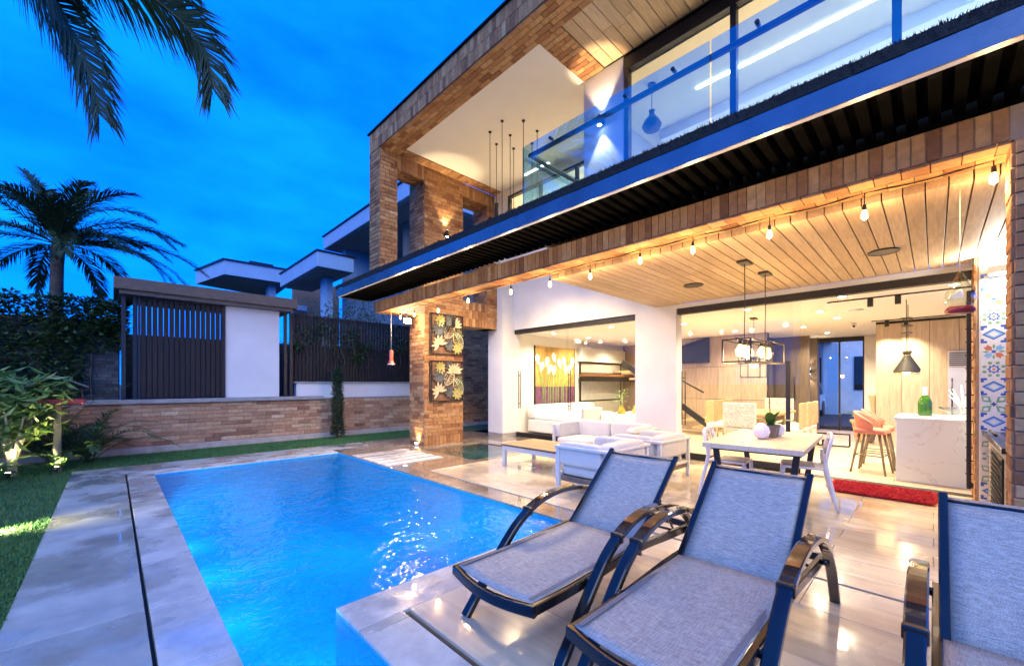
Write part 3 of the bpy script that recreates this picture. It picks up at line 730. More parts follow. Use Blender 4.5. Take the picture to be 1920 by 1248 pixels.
# garden spike lights
SPIKE = emit('spike_lens', (1, .85, .5), 30)
def spike(loc, rot, label, e, col=(1, .8, .42), spot=1.9):
    o = thing('garden_spotlight', label, 'spotlight', loc, group='garden spotlights')
    MB().cyl((0, 0, -.1), (0, 0, .05), .008).obj('spike', BLACK, o)
    hd = MB().tube([(0, 0, -.04), (0, 0, .03)], [.02, .032], 12).obj('head', BLACK, o); hd.location = (0, 0, .07); hd.rotation_euler = rot
    ln = MB().tube([(0, 0, .031), (0, 0, .034)], .027, 12).obj('lens', SPIKE, hd)
    lamp('SPOT', (0, 0, .09), e, col, o, .03, rot=(rot[0] + PI, rot[1], rot[2]), spot=spot, blend=.8)
spike((-1.08, 9.35, 0), (-.35, 0, 0), 'small spotlight under the pale-stemmed shrub', 900)
spike((-1.5, 9.2, 0), (-.5, -.1, 0), 'small spotlight at the left edge of the planting', 500)
spike((-.62, 9.5, 0), (-.45, .1, 0), 'small spotlight lighting the palm fronds by the wall', 420)
# the lawn lamp: a flush lamp washing the grass
fl = thing('lawn_lamp', 'low lamp glowing on the lawn at the left edge', 'lamp', (-.98, 6.1, 0))
MB().cyl((0, 0, -.05), (0, 0, .10), .03).obj('stem', BLACK, fl)
MB().tube([(0, 0, .10), (0, 0, .13)], .055, 14).obj('head', BLACK, fl)
MB().tube([(0, 0, .092), (0, 0, .099)], .045, 14).obj('lens', SPIKE, fl)
lamp('SPOT', (.05, 0, .085), 150, (1, .86, .40), fl, .03, rot=(0, -1.05, .1), spot=1.5, blend=.9)

# ------------------------------------------------------------------ neighbouring villa beyond the fence
nb = thing('neighbour_villa', 'white modern villa with stacked cantilever roofs beyond the fence', 'house', (8, 20, 0))
NO = Vector((8, 20, 0))
def nrel(mb, name, mat, **kw): o = mb.obj(name, mat, nb, **kw); o.location = -NO; return o
NW = plain('skylit_villa_render', (.27, .42, .58), .8, var=.06, vscale=1.2)  # white render with the blue of dusk skylight mixed into its colour
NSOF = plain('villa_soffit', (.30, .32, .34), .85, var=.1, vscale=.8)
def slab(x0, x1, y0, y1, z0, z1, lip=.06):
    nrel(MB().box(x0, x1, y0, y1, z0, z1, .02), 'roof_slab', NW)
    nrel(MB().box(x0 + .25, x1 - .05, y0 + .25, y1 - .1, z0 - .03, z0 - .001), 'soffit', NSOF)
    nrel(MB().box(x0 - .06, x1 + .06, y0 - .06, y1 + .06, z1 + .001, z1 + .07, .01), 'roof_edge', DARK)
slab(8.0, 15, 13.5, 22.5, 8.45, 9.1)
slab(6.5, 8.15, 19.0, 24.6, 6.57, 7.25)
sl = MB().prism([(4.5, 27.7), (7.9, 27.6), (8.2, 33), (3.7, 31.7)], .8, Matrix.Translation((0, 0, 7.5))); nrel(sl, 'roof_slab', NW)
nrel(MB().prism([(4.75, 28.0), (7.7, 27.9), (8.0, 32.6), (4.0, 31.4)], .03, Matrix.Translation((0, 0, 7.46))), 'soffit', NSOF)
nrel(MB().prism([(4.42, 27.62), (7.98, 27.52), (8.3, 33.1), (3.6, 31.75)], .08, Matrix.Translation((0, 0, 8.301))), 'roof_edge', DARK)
nrel(MB().box(5.9, 7.2, 28.6, 29.6, 8.4, 8.75, .03), 'solar_tank', DARK)
VSTONE = pieces('villa_stone', [(0, (.12, .09, .07)), (.5, (.2, .155, .12)), (1, (.28, .22, .17))], .9, gscale=8)
wc = nrel(MB().box(7.6, 10.2, 26.0, 26.4, 0, 7.4), 'stone_wall', VSTONE)
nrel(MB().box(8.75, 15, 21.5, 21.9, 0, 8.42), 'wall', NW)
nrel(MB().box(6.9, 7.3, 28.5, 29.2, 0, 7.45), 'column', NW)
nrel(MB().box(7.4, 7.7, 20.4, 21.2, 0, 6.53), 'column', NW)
nrel(MB().box(9.2, 15, 16.0, 16.35, 0, 8.41), 'stone_wall', VSTONE)
for (x0, x1, z0, z1) in ((9.6, 11.0, 6.3, 7.9), (9.6, 10.6, 3.6, 5.4)):
    w_ = nrel(MB().box(x0, x1, 15.94, 15.998, z0, z1, .01), 'window', DARK)
    nrel(MB().box(x0 + .08, x1 - .08, 15.93, 15.938, z0 + .08, z1 - .08), 'pane', GLASS)
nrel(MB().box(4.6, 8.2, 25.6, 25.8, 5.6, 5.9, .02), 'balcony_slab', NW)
# a feathery tree beyond the fence, left of the terrace roof
tre = thing('garden_tree', 'feathery tree showing between fence and canopy end', 'tree', (6.9, 17, 0))
def int_(r):
    c = r.choice([(0, 0, 4.2, .6), (-.7, .2, 3.9, .5), (.7, 0, 4.4, .6), (1.4, .3, 4.0, .5), (.2, .4, 3.3, .6), (-1.1, 0, 3.3, .4)])
    return Vector((c[0] + r.gauss(0, c[3]), c[1] + r.gauss(0, .4), c[2] + r.gauss(0, c[3] * .5)))
leafcloud(2600, int_, .13, rr, .35).obj('crown', leafmat('tree_leaf', [(0, (.05, .09, .04)), (1, (.12, .18, .08))], .5, .5), tre)
MB().tube([(0, 0, -.3), (.05, 0, 2), (.1, 0, 4)], [.12, .08, .03], 7).tube([(.03, 0, 2.2), (.8, .1, 4.2)], [.05, .01], 5).tube([(.03, 0, 2.0), (-.8, .1, 3.7)], [.05, .01], 5).obj('trunk', BARK, tre)
# ------------------------------------------------------------------ the house
house = thing('house', 'two-storey modern villa with brick frame, glass balcony and lit terrace', 'house')
HB = Bricks(BRICK)
def hp(name, mb, mat, parent=None, **kw): return mb.obj(name, mat, parent or house, **kw)
U, Vv, Zz = (1, 0, 0), (0, 1, 0), (0, 0, 1)
# brick pier from ground to roof
pier = hp('brick_column', MB().box(5.0, 6.08, 7.95, 8.55, -.1, 6.25), GROUT)
HB.face(pier, (5.0, 7.95, .0), U, Zz, 1.08, .2, .1, .2, bond=0)                       # soldier course at the foot
HB.face(pier, (5.0, 7.95, .2), U, Zz, 1.08, 3.0, .25, .083)
HB.face(pier, (5.0, 7.95, 3.2), U, Zz, 1.08, 3.06, .25, .083)
HB.face(pier, (5.0, 8.55, 0), (0, -1, 0), Zz, .60, 6.25, .25, .083)
outer = hp('outer_column', MB().box(3.95, 4.34, 7.95, 8.4, 3.3, 6.25), GROUT)
HB.face(outer, (3.95, 7.95, 3.3), U, Zz, .39, 2.95, .25, .083)
HB.face(outer, (3.95, 8.4, 3.3), (0, -1, 0), Zz, .45, 2.95, .25, .083)
pier2 = hp('inner_column', MB().box(6.86, 7.4, 7.96, 8.5, 2.79, 6.24), GROUT)
HB.face(pier2, (6.86, 8.5, 3.0), (0, -1, 0), Zz, .54, 2.95, .25, .083)
HB.face(pier2, (6.86, 7.96, 3.0), U, Zz, .34, 2.95, .25, .083)
lint = hp('lintel', MB().box(4.35, 4.998, 7.96, 8.39, 5.95, 6.245), GROUT)
lint2 = hp('lintel', MB().box(6.082, 7.098, 7.96, 8.49, 5.93, 6.245), GROUT)
HB.face(lint, (4.34, 7.96, 5.95), U, Zz, .66, .3, .1, .3, bond=0); HB.face(lint2, (6.08, 7.96, 5.93), U, Zz, 1.02, .3, .1, .3, bond=0)
HB.face(lint, (4.35, 8.39, 5.95), U, (0, -1, 0), .64, .43, .25, .107); HB.face(lint2, (6.08, 8.49, 5.93), U, (0, -1, 0), .78, .53, .25, .107)
glint = hp('ground_lintel', MB().box(6.082, 7.19, 7.97, 8.5, 2.79, 3.4), GROUT)
HB.face(glint, (6.08, 7.97, 2.79), U, Zz, 1.11, .6, .1, .2, bond=0)
# long brick beam under the canopy
beam = hp('brick_beam', MB().box(4.12, 4.45, -1.2, 8.55, 2.952, 3.17).box(4.45, 4.998, 7.96, 8.54, 2.953, 3.17), GROUT)
HB.face(beam, (4.12, 8.55, 2.95), (0, -1, 0), Zz, 8.9, .22, .076, .22, t=.012, gap=.006, bond=0)
HB.face(beam, (4.45, -.35, 2.952), Vv, (-1, 0, 0), 8.9, .33, .152, .165, t=.010, gap=.006)
HB.face(beam, (4.998, 7.96, 2.953), Vv, (-1, 0, 0), .58, .54, .25, .135, t=.01, gap=.006)
# pillar at the near end of the beam
rp_ = hp('brick_pillar', MB().box(4.12, 4.40, -1.4, -.36, -.1, 2.951), GROUT)
HB.face(rp_, (4.12, -.36, 0), (0, -1, 0), Zz, 1.0, 2.94, .25, .083); HB.face(rp_, (4.40, -.36, 0), (-1, 0, 0), Zz, .28, 2.94, .25, .083)
# roof frame
roof = hp('roof_frame', MB().box(3.95, 4.38, -3, 8.4, 6.262, 6.67).box(4.38, 5.44, 3.54, 3.94, 6.263, 6.6).box(4.38, 7.1, 7.68, 7.96, 6.264, 6.6), GROUT)
HB.face(roof, (3.95, 8.4, 6.26), (0, -1, 0), Zz, 11.4, .41, .085, .205, bond=.5)
HB.face(roof, (4.38, -3, 6.262), Vv, (-1, 0, 0), 11.4, .43, .25, .086, t=.012)
HB.face(roof, (5.44, 3.54, 6.263), Vv, (-1, 0, 0), .40, 1.06, .25, .086, t=.012)
HB.face(roof, (7.1, 7.68, 6.264), Vv, (-1, 0, 0), .27, 2.72, .25, .086, t=.012)
hp('roof_deck', MB().box(3.98, 12, -3, 8.38, 6.672, 6.78), CONC)
hp('roof_flashing', MB().box(3.90, 4.0, -3, 8.45, 6.681, 6.70), DARK)
hp('hall_ceiling', MB().box(4.381, 7.2, 3.941, 7.679, 6.27, 6.5), CREAM)
HB.build(300)
# board ceilings, each board a piece
def boards(parent, x0, x1, y0, y1, z, pitch, th, rr, name='board'):
    y = y1
    cache = {}
    while y - pitch > y0 - 1e-4:
        cut = rr.uniform(.25, .75) * (x1 - x0) + x0
        for a, c in ((x0, cut), (cut + .002, x1)):
            l = round(c - a, 3)
            ob = MB().box(a - (a + c) / 2, c - (a + c) / 2, -pitch / 2 + .0045, pitch / 2 - .0045, 0, th, .002).obj(name, BOARD, parent)
            ob.location = ((a + c) / 2, y - pitch / 2, z)
        y -= pitch
rr = random.Random(4)
pc = hp('terrace_ceiling', MB().box(4.46, 7.59, -1.4, 3.80, 2.95, 3.3), BLACK)
boards(pc, 4.475, 7.59, -1.2, 3.795, 2.872, .125, .076, rr)
uc = hp('balcony_ceiling', MB().box(4.385, 5.44, -3, 3.53, 6.285, 6.6), BLACK)
boards(uc, 4.386, 5.43, -.3, 3.535, 6.255, .165, .028, rr)
hp('board_field', MB().box(4.386, 5.43, -3, -.31, 6.256, 6.28), BOARD, uc)
# ------------------------------------------------------------------ walls
Xg = 7.6
walls = hp('white_wall', MB().box(Xg, 7.85, 3.38, 4.22, -.1, 4.3), WHITE)                    # pillar between the glass fronts
hp('white_wall', MB().box(Xg + .001, 7.85, 4.221, 7.74, 2.80, 4.3), WHITE)                   # above the living room glass
hp('white_wall', MB().box(7.2, 7.86, 7.741, 8.3, .11, 4.3), WHITE, label='narrow white pier beside the brick column')
hp('skirting', MB().box(7.19, 7.8, 7.735, 8.3, -.02, .109, .003), CONC)
hp('skirting', MB().box(Xg - .012, Xg + .1, 3.40, 4.20, -.02, .085, .003), CONC)
hp('lintel_band', MB().box(Xg + .002, 7.84, -.34, 3.379, 2.80, 2.871), WHITE)
hp('floor_slab', MB().box(7.1, 7.9, 3.94, 7.73, 4.301, 4.5), WHITE)
hp('upper_wall', MB().box(7.1, 7.3, 3.94, 7.95, 6.09, 6.265).box(7.1, 7.3, 7.46, 7.955, 4.5, 6.089).box(7.1, 7.3, 3.941, 4.3, 4.5, 6.089), CREAM)
hp('balcony_slab', MB().box(4.13, 8.2, -3, 3.80, 3.305, 3.42), CONC)
hp('bedroom_wall', MB().box(5.45, 5.65, 3.22, 3.93, 3.421, 6.25), WHITE, label='white upper wall with a sconce beside the black window')
hp('bedroom_side_wall', MB().box(5.651, 9.5, 3.85, 3.931, 3.421, 6.25), WHITE)
# black framed windows of the upper floor
def window(parent_label, axis_x, ys, z0, z1, fw=.07, head=.17):
    w = hp('window', MB().box(axis_x, axis_x + .1, ys[-1], ys[0], z1 - head, z1, .004), BLACK, label=parent_label)
    hp('mullion', MB().box(axis_x + .001, axis_x + .1, ys[0] - fw, ys[0], z0, z1 - head - .001, .003), BLACK, w)
    for y in ys[1:]:
        hp('mullion', MB().box(axis_x + .001, axis_x + .1, y - fw / 2, y + fw / 2, z0, z1 - head - .001, .003), BLACK, w)
    hp('sill', MB().box(axis_x, axis_x + .1, ys[-1], ys[0], z0 - .08, z0 - .001, .003), BLACK, w)
    for a, c in zip(ys[:-1], ys[1:]): hp('pane', MB().box(axis_x + .045, axis_x + .053, c + .03, a - .03, z0, z1 - head), GLASS, w)
    return w
window('wide black framed balcony window', 5.46, (3.215, 1.72, .25, -1.22, -2.7), 3.5, 6.245, .07, .2)
w_ = window('clerestory window of the double-height hall', 7.12, (7.455, 6.4, 5.35, 4.31), 4.6, 6.085, .05, .05)
# ------------------------------------------------------------------ canopy over the terrace edge
FASC = plain('steel_fascia', (.2, .21, .23), .28, .85, var=.12, vscale=3)
GRIT = plain('canopy_grit', (.012, .013, .012), .95, var=.5, vscale=30, bump=.02, bscale=90)
canopy = hp('canopy', MB().box(3.375, 4.117, -1.2, 8.71, 3.275, 3.335), SLATBLACK)
hp('fascia', MB().box(3.36, 3.374, -1.2, 8.73, 3.195, 3.345, .002).box(3.36, 4.1, 8.711, 8.725, 3.196, 3.344, .002), FASC, canopy)
hp('drip_edge', MB().box(3.375, 3.425, -1.2, 8.705, 3.20, 3.212), WHITEM, canopy)
gb = MB(); rr = random.Random(2); vs = []; fs = []
ny = 330
for i in range(ny + 1):
    y = -1.2 + 9.95 * i / ny; h = 3.432 + .012 * rr.random()
    vs += [(3.352 + .006 * rr.random(), y, 3.346), (3.35 + .01 * rr.random(), y, h - .01), (3.40, y, h), (3.72, y, 3.43)]
for i in range(ny):
    for k in range(3): fs.append((i * 4 + k, i * 4 + k + 1, i * 4 + k + 5, i * 4 + k + 4))
gb.add(vs, fs)
hp('gravel_bed', gb, GRIT, canopy)
tf = MB(); vs = []; fs = []
for _ in range(9000):
    y = rr.uniform(-1.2, 8.7); x = 3.355 + rr.random() ** 2 * .12; z = 3.425 if x > 3.365 else rr.uniform(3.36, 3.43); h = rr.uniform(.012, .03); o_ = len(vs)
    vs += [(x, y - .004, z), (x, y + .004, z), (x - rr.uniform(0, .015), y + rr.gauss(0, .008), z + h)]; fs.append((o_, o_ + 1, o_ + 2))
hp('turf_edge', tf.add(vs, fs), GRIT, canopy, kind='stuff')
hp('bed_back', MB().box(3.721, 4.13, -1.2, 8.7, 3.345, 3.425), GRIT, canopy)
led = hp('led_line', MB().box(3.426, 3.436, -1.2, 8.6, 3.214, 3.226), emit('canopy_led', (1, .85, .6), 5), canopy)
lamp('AREA', (3.45, 3.7, 3.19), 9, (1, .72, .42), led, .03, 'canopy_led_light', rot=(0, -1.25, 0), size_y=9.6)
sl_mesh = MB().box(3.43, 4.115, -.03, .03, 0, .07, .002).mesh('slat', SLATBLACK)
y = 8.62
while y > -.9:
    link('slat', sl_mesh, canopy, (0, y, 3.203)); y -= .1135
# glass balustrade
rail = hp('balustrade', MB().tube([(3.83, -1.2, 4.3), (3.83, 3.60, 4.3), (5.40, 3.60, 4.3)], 1, rect=(.05, .045), up=(0, 0, 1)), DARK)
for (y0, y1) in ((-1.2, 1.355), (1.37, 3.66)): hp('glass_panel', MB().box(3.752, 3.764, y0, y1, 3.36, 4.40), RAILGLASS, rail)
hp('glass_panel', MB().box(3.78, 5.44, 3.652, 3.664, 3.36, 4.40), RAILGLASS, rail)
for y in (3.2, 2.2, 1.7, 1.0, .2): hp('standoff', MB().tube([(3.742, y, 4.33), (3.80, y, 4.33)], .018, 12), DARK, rail)
for x in (4.1, 4.7, 5.2): hp('standoff', MB().tube([(x, 3.67, 4.33), (x, 3.61, 4.33)], .018, 12), DARK, rail)
# ------------------------------------------------------------------ sliding glass fronts
def slider(label, y0, y1, z1, panes, open_from=None):
    d = hp('sliding_door', MB().box(Xg + .03, Xg + .16, y0, y1, z1 - .1, z1 + .02, .003), BLACK, label=label)
    for (a, c, k) in panes:
        hp('pane', MB().box(Xg + .07 + k * .03, Xg + .08 + k * .03, a, c, .11, z1 - .1), GLASS, d)
        hp('bottom_rail', MB().box(Xg + .055 + k * .03, Xg + .095 + k * .03, a, c, .004, .115, .003), BLACK, d)
    return d
def pull(parent, y, z0, z1, x=Xg + .03):
    for dy in (-.03, .03): hp('pull_bar', MB().tube([(x, y + dy, z0), (x, y + dy, z1)], .011, 8), BLACK, parent)
    for z in (z0 + .12, z1 - .12): hp('pull_bracket', MB().tube([(x, y - .03, z), (x, y + .03, z)], .009, 6), BLACK, parent)
dl = slider('sliding glass front of the living room', 4.23, 7.735, 2.79, [(4.23, 6.05, 0), (6.0, 7.73, 1)])
pull(dl, 7.55, .75, 1.72); pull(dl, 5.92, .75, 1.72)
dr = slider('sliding glass front of the dining room', -.33, 3.37, 2.79, [(1.55, 3.37, 0), (1.45, 2.4, 1)])
pull(dr, 3.25, .62, 1.62)
hp('pull_bar', MB().box(Xg + .02, Xg + .05, 1.57, 1.63, .55, 1.75, .004), BLACK, dr)
hp('floor_track', MB().box(Xg - .04, Xg + .12, -.33, 1.45, -.01, .006, .002), BLACK, dr)
# patterned tile wall over the barbecue, brick reveal and dark bar rack beside the opening
blk = hp('barbecue_wall', MB().box(7.22, 7.9, -1.6, -.37, -.05, 2.871), WHITE)
TILEW = plain('tile_white', (.62, .62, .60), .25, var=.05); TBLUE = plain('tile_blue', (.03, .09, .36), .3, var=.15); TLB = plain('tile_light_blue', (.20, .40, .62), .3, var=.1)
TRED = plain('tile_terracotta', (.50, .15, .07), .35, var=.15); TGRN = plain('tile_green', (.16, .32, .17), .35, var=.15); TNAVY = plain('tile_navy', (.04, .07, .2), .3, var=.15)
TM = [TILEW, TBLUE, TLB, TRED, TGRN, TNAVY]
def star(n, r0, r1, ph=0): return [((r0 if k % 2 == 0 else r1) * math.cos(PI * k / n + ph), (r0 if k % 2 == 0 else r1) * math.sin(PI * k / n + ph)) for k in range(2 * n)]
def tile_mesh(kind, s=.2):
    b = MB(); h = s / 2 - .001
    b.box(-h, h, -h, h, 0, .008, .001, 0)
    def inlay(poly, mi, lvl=0): b.prism([(max(-h, min(h, x)), max(-h, min(h, y))) for x, y in poly], .0006, Matrix.Translation((0, 0, .0079 + .0004 * lvl)), mi)
    R = lambda poly, a, dx=0, dy=0: [(x * math.cos(a) - y * math.sin(a) + dx, x * math.sin(a) + y * math.cos(a) + dy) for x, y in poly]
    if kind == 0:     # stepped diamond
        inlay(star(2, .092, .065), 1); inlay(star(2, .07, .05), 2, 1); inlay(star(2, .045, .032), 0, 2)
        for sx in (-1, 1):
            for sy in (-1, 1): inlay([(sx * .1, sy * .1), (sx * .05, sy * .1), (sx * .05, sy * .075), (sx * .075, sy * .075), (sx * .075, sy * .05), (sx * .1, sy * .05)][::(1 if sx * sy > 0 else -1)], 1)
    elif kind == 1:   # four petals round a blossom
        for k in range(4):
            a = PI / 4 + k * PI / 2
            inlay(R([(.02, 0), (.05, .028), (.095, .02), (.08, 0), (.095, -.02), (.05, -.028)], a), 3 if k % 2 else 2)
            inlay(R([(.03, 0), (.06, .012), (.09, 0), (.06, -.012)], k * PI / 2), 4)
        inlay(star(8, .022, .014), 1, 1)
    elif kind == 2:   # eight-point star with a green lattice
        for k in range(8):
            a = k * PI / 4 + PI / 8; inlay(R([(.055, 0), (.075, .02), (.098, 0), (.075, -.02)], a), 4)
        inlay(star(8, .055, .036), 1, 1); inlay(star(8, .032, .024), 0, 2); inlay(star(4, .016, .01), 3, 3)
    else:             # leafy quarter circles
        for k in range(4):
            a = k * PI / 2; inlay(R([(.015, .015), (.085, .03), (.095, .095), (.03, .085)], a), 4); inlay(R([(.04, .04), (.075, .045), (.08, .08), (.045, .075)], a), 0, 1)
        inlay(star(4, .03, .015), 5, 1)
    return b.mesh('tile', TM)
TMS = [tile_mesh(k) for k in range(4)]
order = [2, 0, 1, 2, 0, 1, 2, 0, 3, 0, 3, 2, 3, 0]
for j in range(14):
    for i in range(6):
        o = link('tile', TMS[order[(j + (i % 2) * 0) % 14]], blk)
        M = Matrix(((0, 0, -1), (-1, 0, 0), (0, 1, 0))).to_4x4(); M.translation = (7.22, -.48 - i * .2 + 0, 2.76 - j * .2); o.matrix_local = M
HB2 = Bricks(BRICK); rv = hp('brick_reveal', MB().box(7.24, 7.9, -.369, -.345, -.05, 2.87), GROUT, blk)
HB2.face(rv, (7.88, -.345, 0), (-1, 0, 0), Zz, .64, 2.86, .25, .083, t=.01); HB2.build(60)
# dark bar rack
rk = hp('shutter_bar', MB().box(7.44, 7.54, -.32, -.28, .12, 2.52, .004), BLACK, label='tall black folded shutter profile at the opening')
for z in (.14, 2.48): hp('bracket', MB().box(7.40, 7.56, -.345, -.321, z, z + .04, .003), BLACK, rk)
for i in range(14): hp('hinge_pin', MB().tube([(7.46, -.27 + .0, .3 + i * .16), (7.46, -.35, .3 + i * .16)], .008, 6), BLACK, rk)
# ------------------------------------------------------------------ inside of the house
IFLOOR = pieces('indoor_plank', [(0, (.50, .40, .29)), (.5, (.55, .45, .33)), (1, (.60, .50, .38))], .3, (.7, 9, 1), 3, .16, .0003)
IWOOD = pieces('wall_veneer', [(0, (.38, .285, .20)), (.5, (.43, .33, .235)), (1, (.47, .37, .27))], .5, (9, 9, .8), 3, .28, .0004)
DWOOD = pieces('dark_veneer', [(0, (.16, .125, .10)), (1, (.21, .165, .13))], .5, (9, 9, .8), 3, .3, .0004)
CEIL = plain('indoor_ceiling', (.82, .80, .77), .8, var=.02, vscale=2)
fl_ = hp('indoor_floor', MB().box(7.7, 15.6, -3, 8.3, -.2, -.022), GROUT)
rr = random.Random(14); xx = 7.72; row = 0
pl_cache = {}
while xx < 12.4:
    yy = -1.6 - (row % 3) * .4
    while yy < 7.9:
        key = 0
        if key not in pl_cache: pl_cache[key] = MB().box(-.118, .118, -.597, .597, -.02, 0, .001).mesh('plank', IFLOOR)
        link('plank', pl_cache[key], fl_, (xx + .12, yy + .6, -.001)); yy += 1.2
    xx += .24; row += 1
hp('indoor_floor', MB().box(12.5, 15.6, -3, 8.0, -.021, -.003), IFLOOR)
hp('indoor_ceiling', MB().box(7.86, 15.6, -3, 8.0, 2.76, 2.9), CEIL)
hp('living_wall', MB().box(7.87, 13.7, 8.0, 8.2, -.02, 2.759), CREAM)
hp('far_wall', MB().box(13.5, 13.7, 5.2, 7.99, -.02, 2.758), IWOOD)
# stair hall and dining back wall, panelled
pw = hp('panel_wall', MB().box(12.62, 12.8, 3.12, 5.6, -.02, 2.757), DARK)
for i in range(4):
    for z0, z1 in ((0, .93), (.94, 1.87), (1.88, 2.75)):
        hp('panel', MB().box(12.60, 12.619, 3.13 + i * .62, 3.13 + i * .62 + .612, z0, z1, .002), IWOOD, pw)
dw = hp('dark_wall', MB().box(14.3, 14.5, 2.5, 3.6, -.02, 2.756), DWOOD)
hp('door', MB().box(14.27, 14.299, 2.75, 3.3, 0, 2.4, .003), DWOOD, dw); hp('door_handle', MB().tube([(14.24, 2.82, .9), (14.24, 2.82, 1.6)], .015, 8), BLACK, dw)
hp('side_wall_panel', MB().box(12.8, 14.3, 3.4, 3.55, -.02, 2.755), DWOOD)
hp('hall_wall', MB().box(15.4, 15.6, -1, 1.38, -.02, 2.75), CREAM)
hp('hall_pillar', MB().box(15.1, 15.4, 2.42, 2.75, -.02, 2.754), DWOOD)
wd = hp('street_window', MB().box(15.45, 15.52, 1.38, 2.5, 2.62, 2.754), BLACK)
for y in (1.40, 1.95, 2.45): hp('mullion', MB().box(15.451, 15.519, y - .02, y + .02, 0, 2.619), BLACK, wd)
for y0, y1 in ((1.42, 1.93), (1.97, 2.43)): hp('pane', MB().box(15.48, 15.488, y0, y1, 0, 2.619), GLASS, wd)
# kitchen wall of tall veneer doors
kw = hp('kitchen_wall', MB().box(12.24, 12.6, -2.6, .90, -.02, 2.757), DARK)
for i in range(7):
    y = .895 - i * .42
    hp('cabinet_door', MB().box(12.2, 12.239, y - .414, y, 0, 2.70, .002), IWOOD, kw)
fg = thing('fridge', 'steel fridge with vent grille in the kitchen wall', 'fridge', (12.16, -.62, 0))
MB().box(-.02, .03, -.42, .42, 0, 1.72, .004).obj('door', plain('brushed_steel', (.55, .57, .6), .3, .8, var=.06), fg)
gr_ = MB().box(-.015, .03, -.42, .42, 1.73, 2.05, .003).obj('grille', plain('grille_grey', (.5, .5, .5), .4, .5), fg)
for k in range(7): MB().box(-.025, -.016, -.4, .4, 1.755 + k * .04, 1.775 + k * .04).obj('louvre', DARK, gr_)
MB().tube([(-.05, .36, .6), (-.05, .36, 1.5)], .012, 8).obj('handle', DARK, fg)
MB().box(-.026, -.021, -.05, .1, 1.5, 1.62).obj('note', plain('yellow_note', (.8, .6, .1), .6), fg)
# island
m, t, b_ = nmat('marble')
v = coords(t, 'Object', (1, 1, 1)); wv = N(t, 'ShaderNodeTexNoise', Scale=1.6, Detail=9, Roughness=.55, Distortion=1.2); t.links.new(v, wv.inputs['Vector'])
ab = N(t, 'ShaderNodeMath'); ab.operation = 'SUBTRACT'; ab.inputs[1].default_value = .5; t.links.new(wv.outputs['Fac'], ab.inputs[0]); a2 = N(t, 'ShaderNodeMath'); a2.operation = 'ABSOLUTE'; t.links.new(ab.outputs[0], a2.inputs[0])
r = ramp(t, [(0, (.50, .56, .56)), (.003, (.70, .80, .80)), (.012, (.74, .84, .84))]); t.links.new(a2.outputs[0], r.inputs[0]); t.links.new(r.outputs[0], b_.inputs['Base Color']); b_.inputs['Roughness'].default_value = .15
MARBLE = m
isl = thing('kitchen_island', 'white marble kitchen island just inside the opening', 'kitchen island', (8.6, -.4, 0))
MB().box(-.5, .6, -1.3, .78, 0, .86, .004).obj('body', MARBLE, isl); MB().box(-.52, .64, -1.3, .80, .861, .91, .004).obj('worktop', MARBLE, isl)
GBOT = glass('bottle_glass', (.12, .35, .06), 1.5, .02, 1, .08)
m, t, b_ = nmat('green_glass'); b_.inputs['Base Color'].default_value = (.04, .16, .02, 1); b_.inputs['Roughness'].default_value = .08; b_.inputs['Transmission Weight'].default_value = .5
bo = thing('wine_bottle', 'big green bottle with white neck on the island', 'bottle', (8.75, .09, .911))
MB().lathe([(0, 0), (.075, .0), (.08, .02), (.08, .20), (.06, .26), (.03, .31)], n=18).obj('body', m, bo)
MB().lathe([(.031, .30), (.027, .33), (.024, .42), (.026, .43), (.0, .432)], n=14).obj('neck', WHITEM, bo)
gb_ = thing('glass_bowl', 'clear glass bowl beside the green bottle', 'bowl', (8.75, -.22, .911))
MB().lathe([(.0, 0), (.06, .0), (.03, .02), (.05, .04), (.13, .09), (.18, .14), (.175, .14), (.12, .085), (0, .05)], n=20).obj('bowl', glass('clear_bowl', (.9, .95, .97), 1.5, .02, 2, .1), gb_)
dec = thing('white_branch', 'white coral branch ornament at the end of the island', 'ornament', (8.95, -.30, .911))
b2_ = MB(); rr = random.Random(3)
for k in range(9):
    a = rr.uniform(0, 6.28); l = rr.uniform(.25, .5); b2_.tube([(0, 0, 0), (.03 * math.cos(a), .03 * math.sin(a), l * .5), (.14 * math.cos(a), .14 * math.sin(a), l)], [.012, .01, .006], 6)
b2_.tube([(0, 0, 0), (0, 0, .02)], .05, 10).obj('branch', WHITEM, dec)
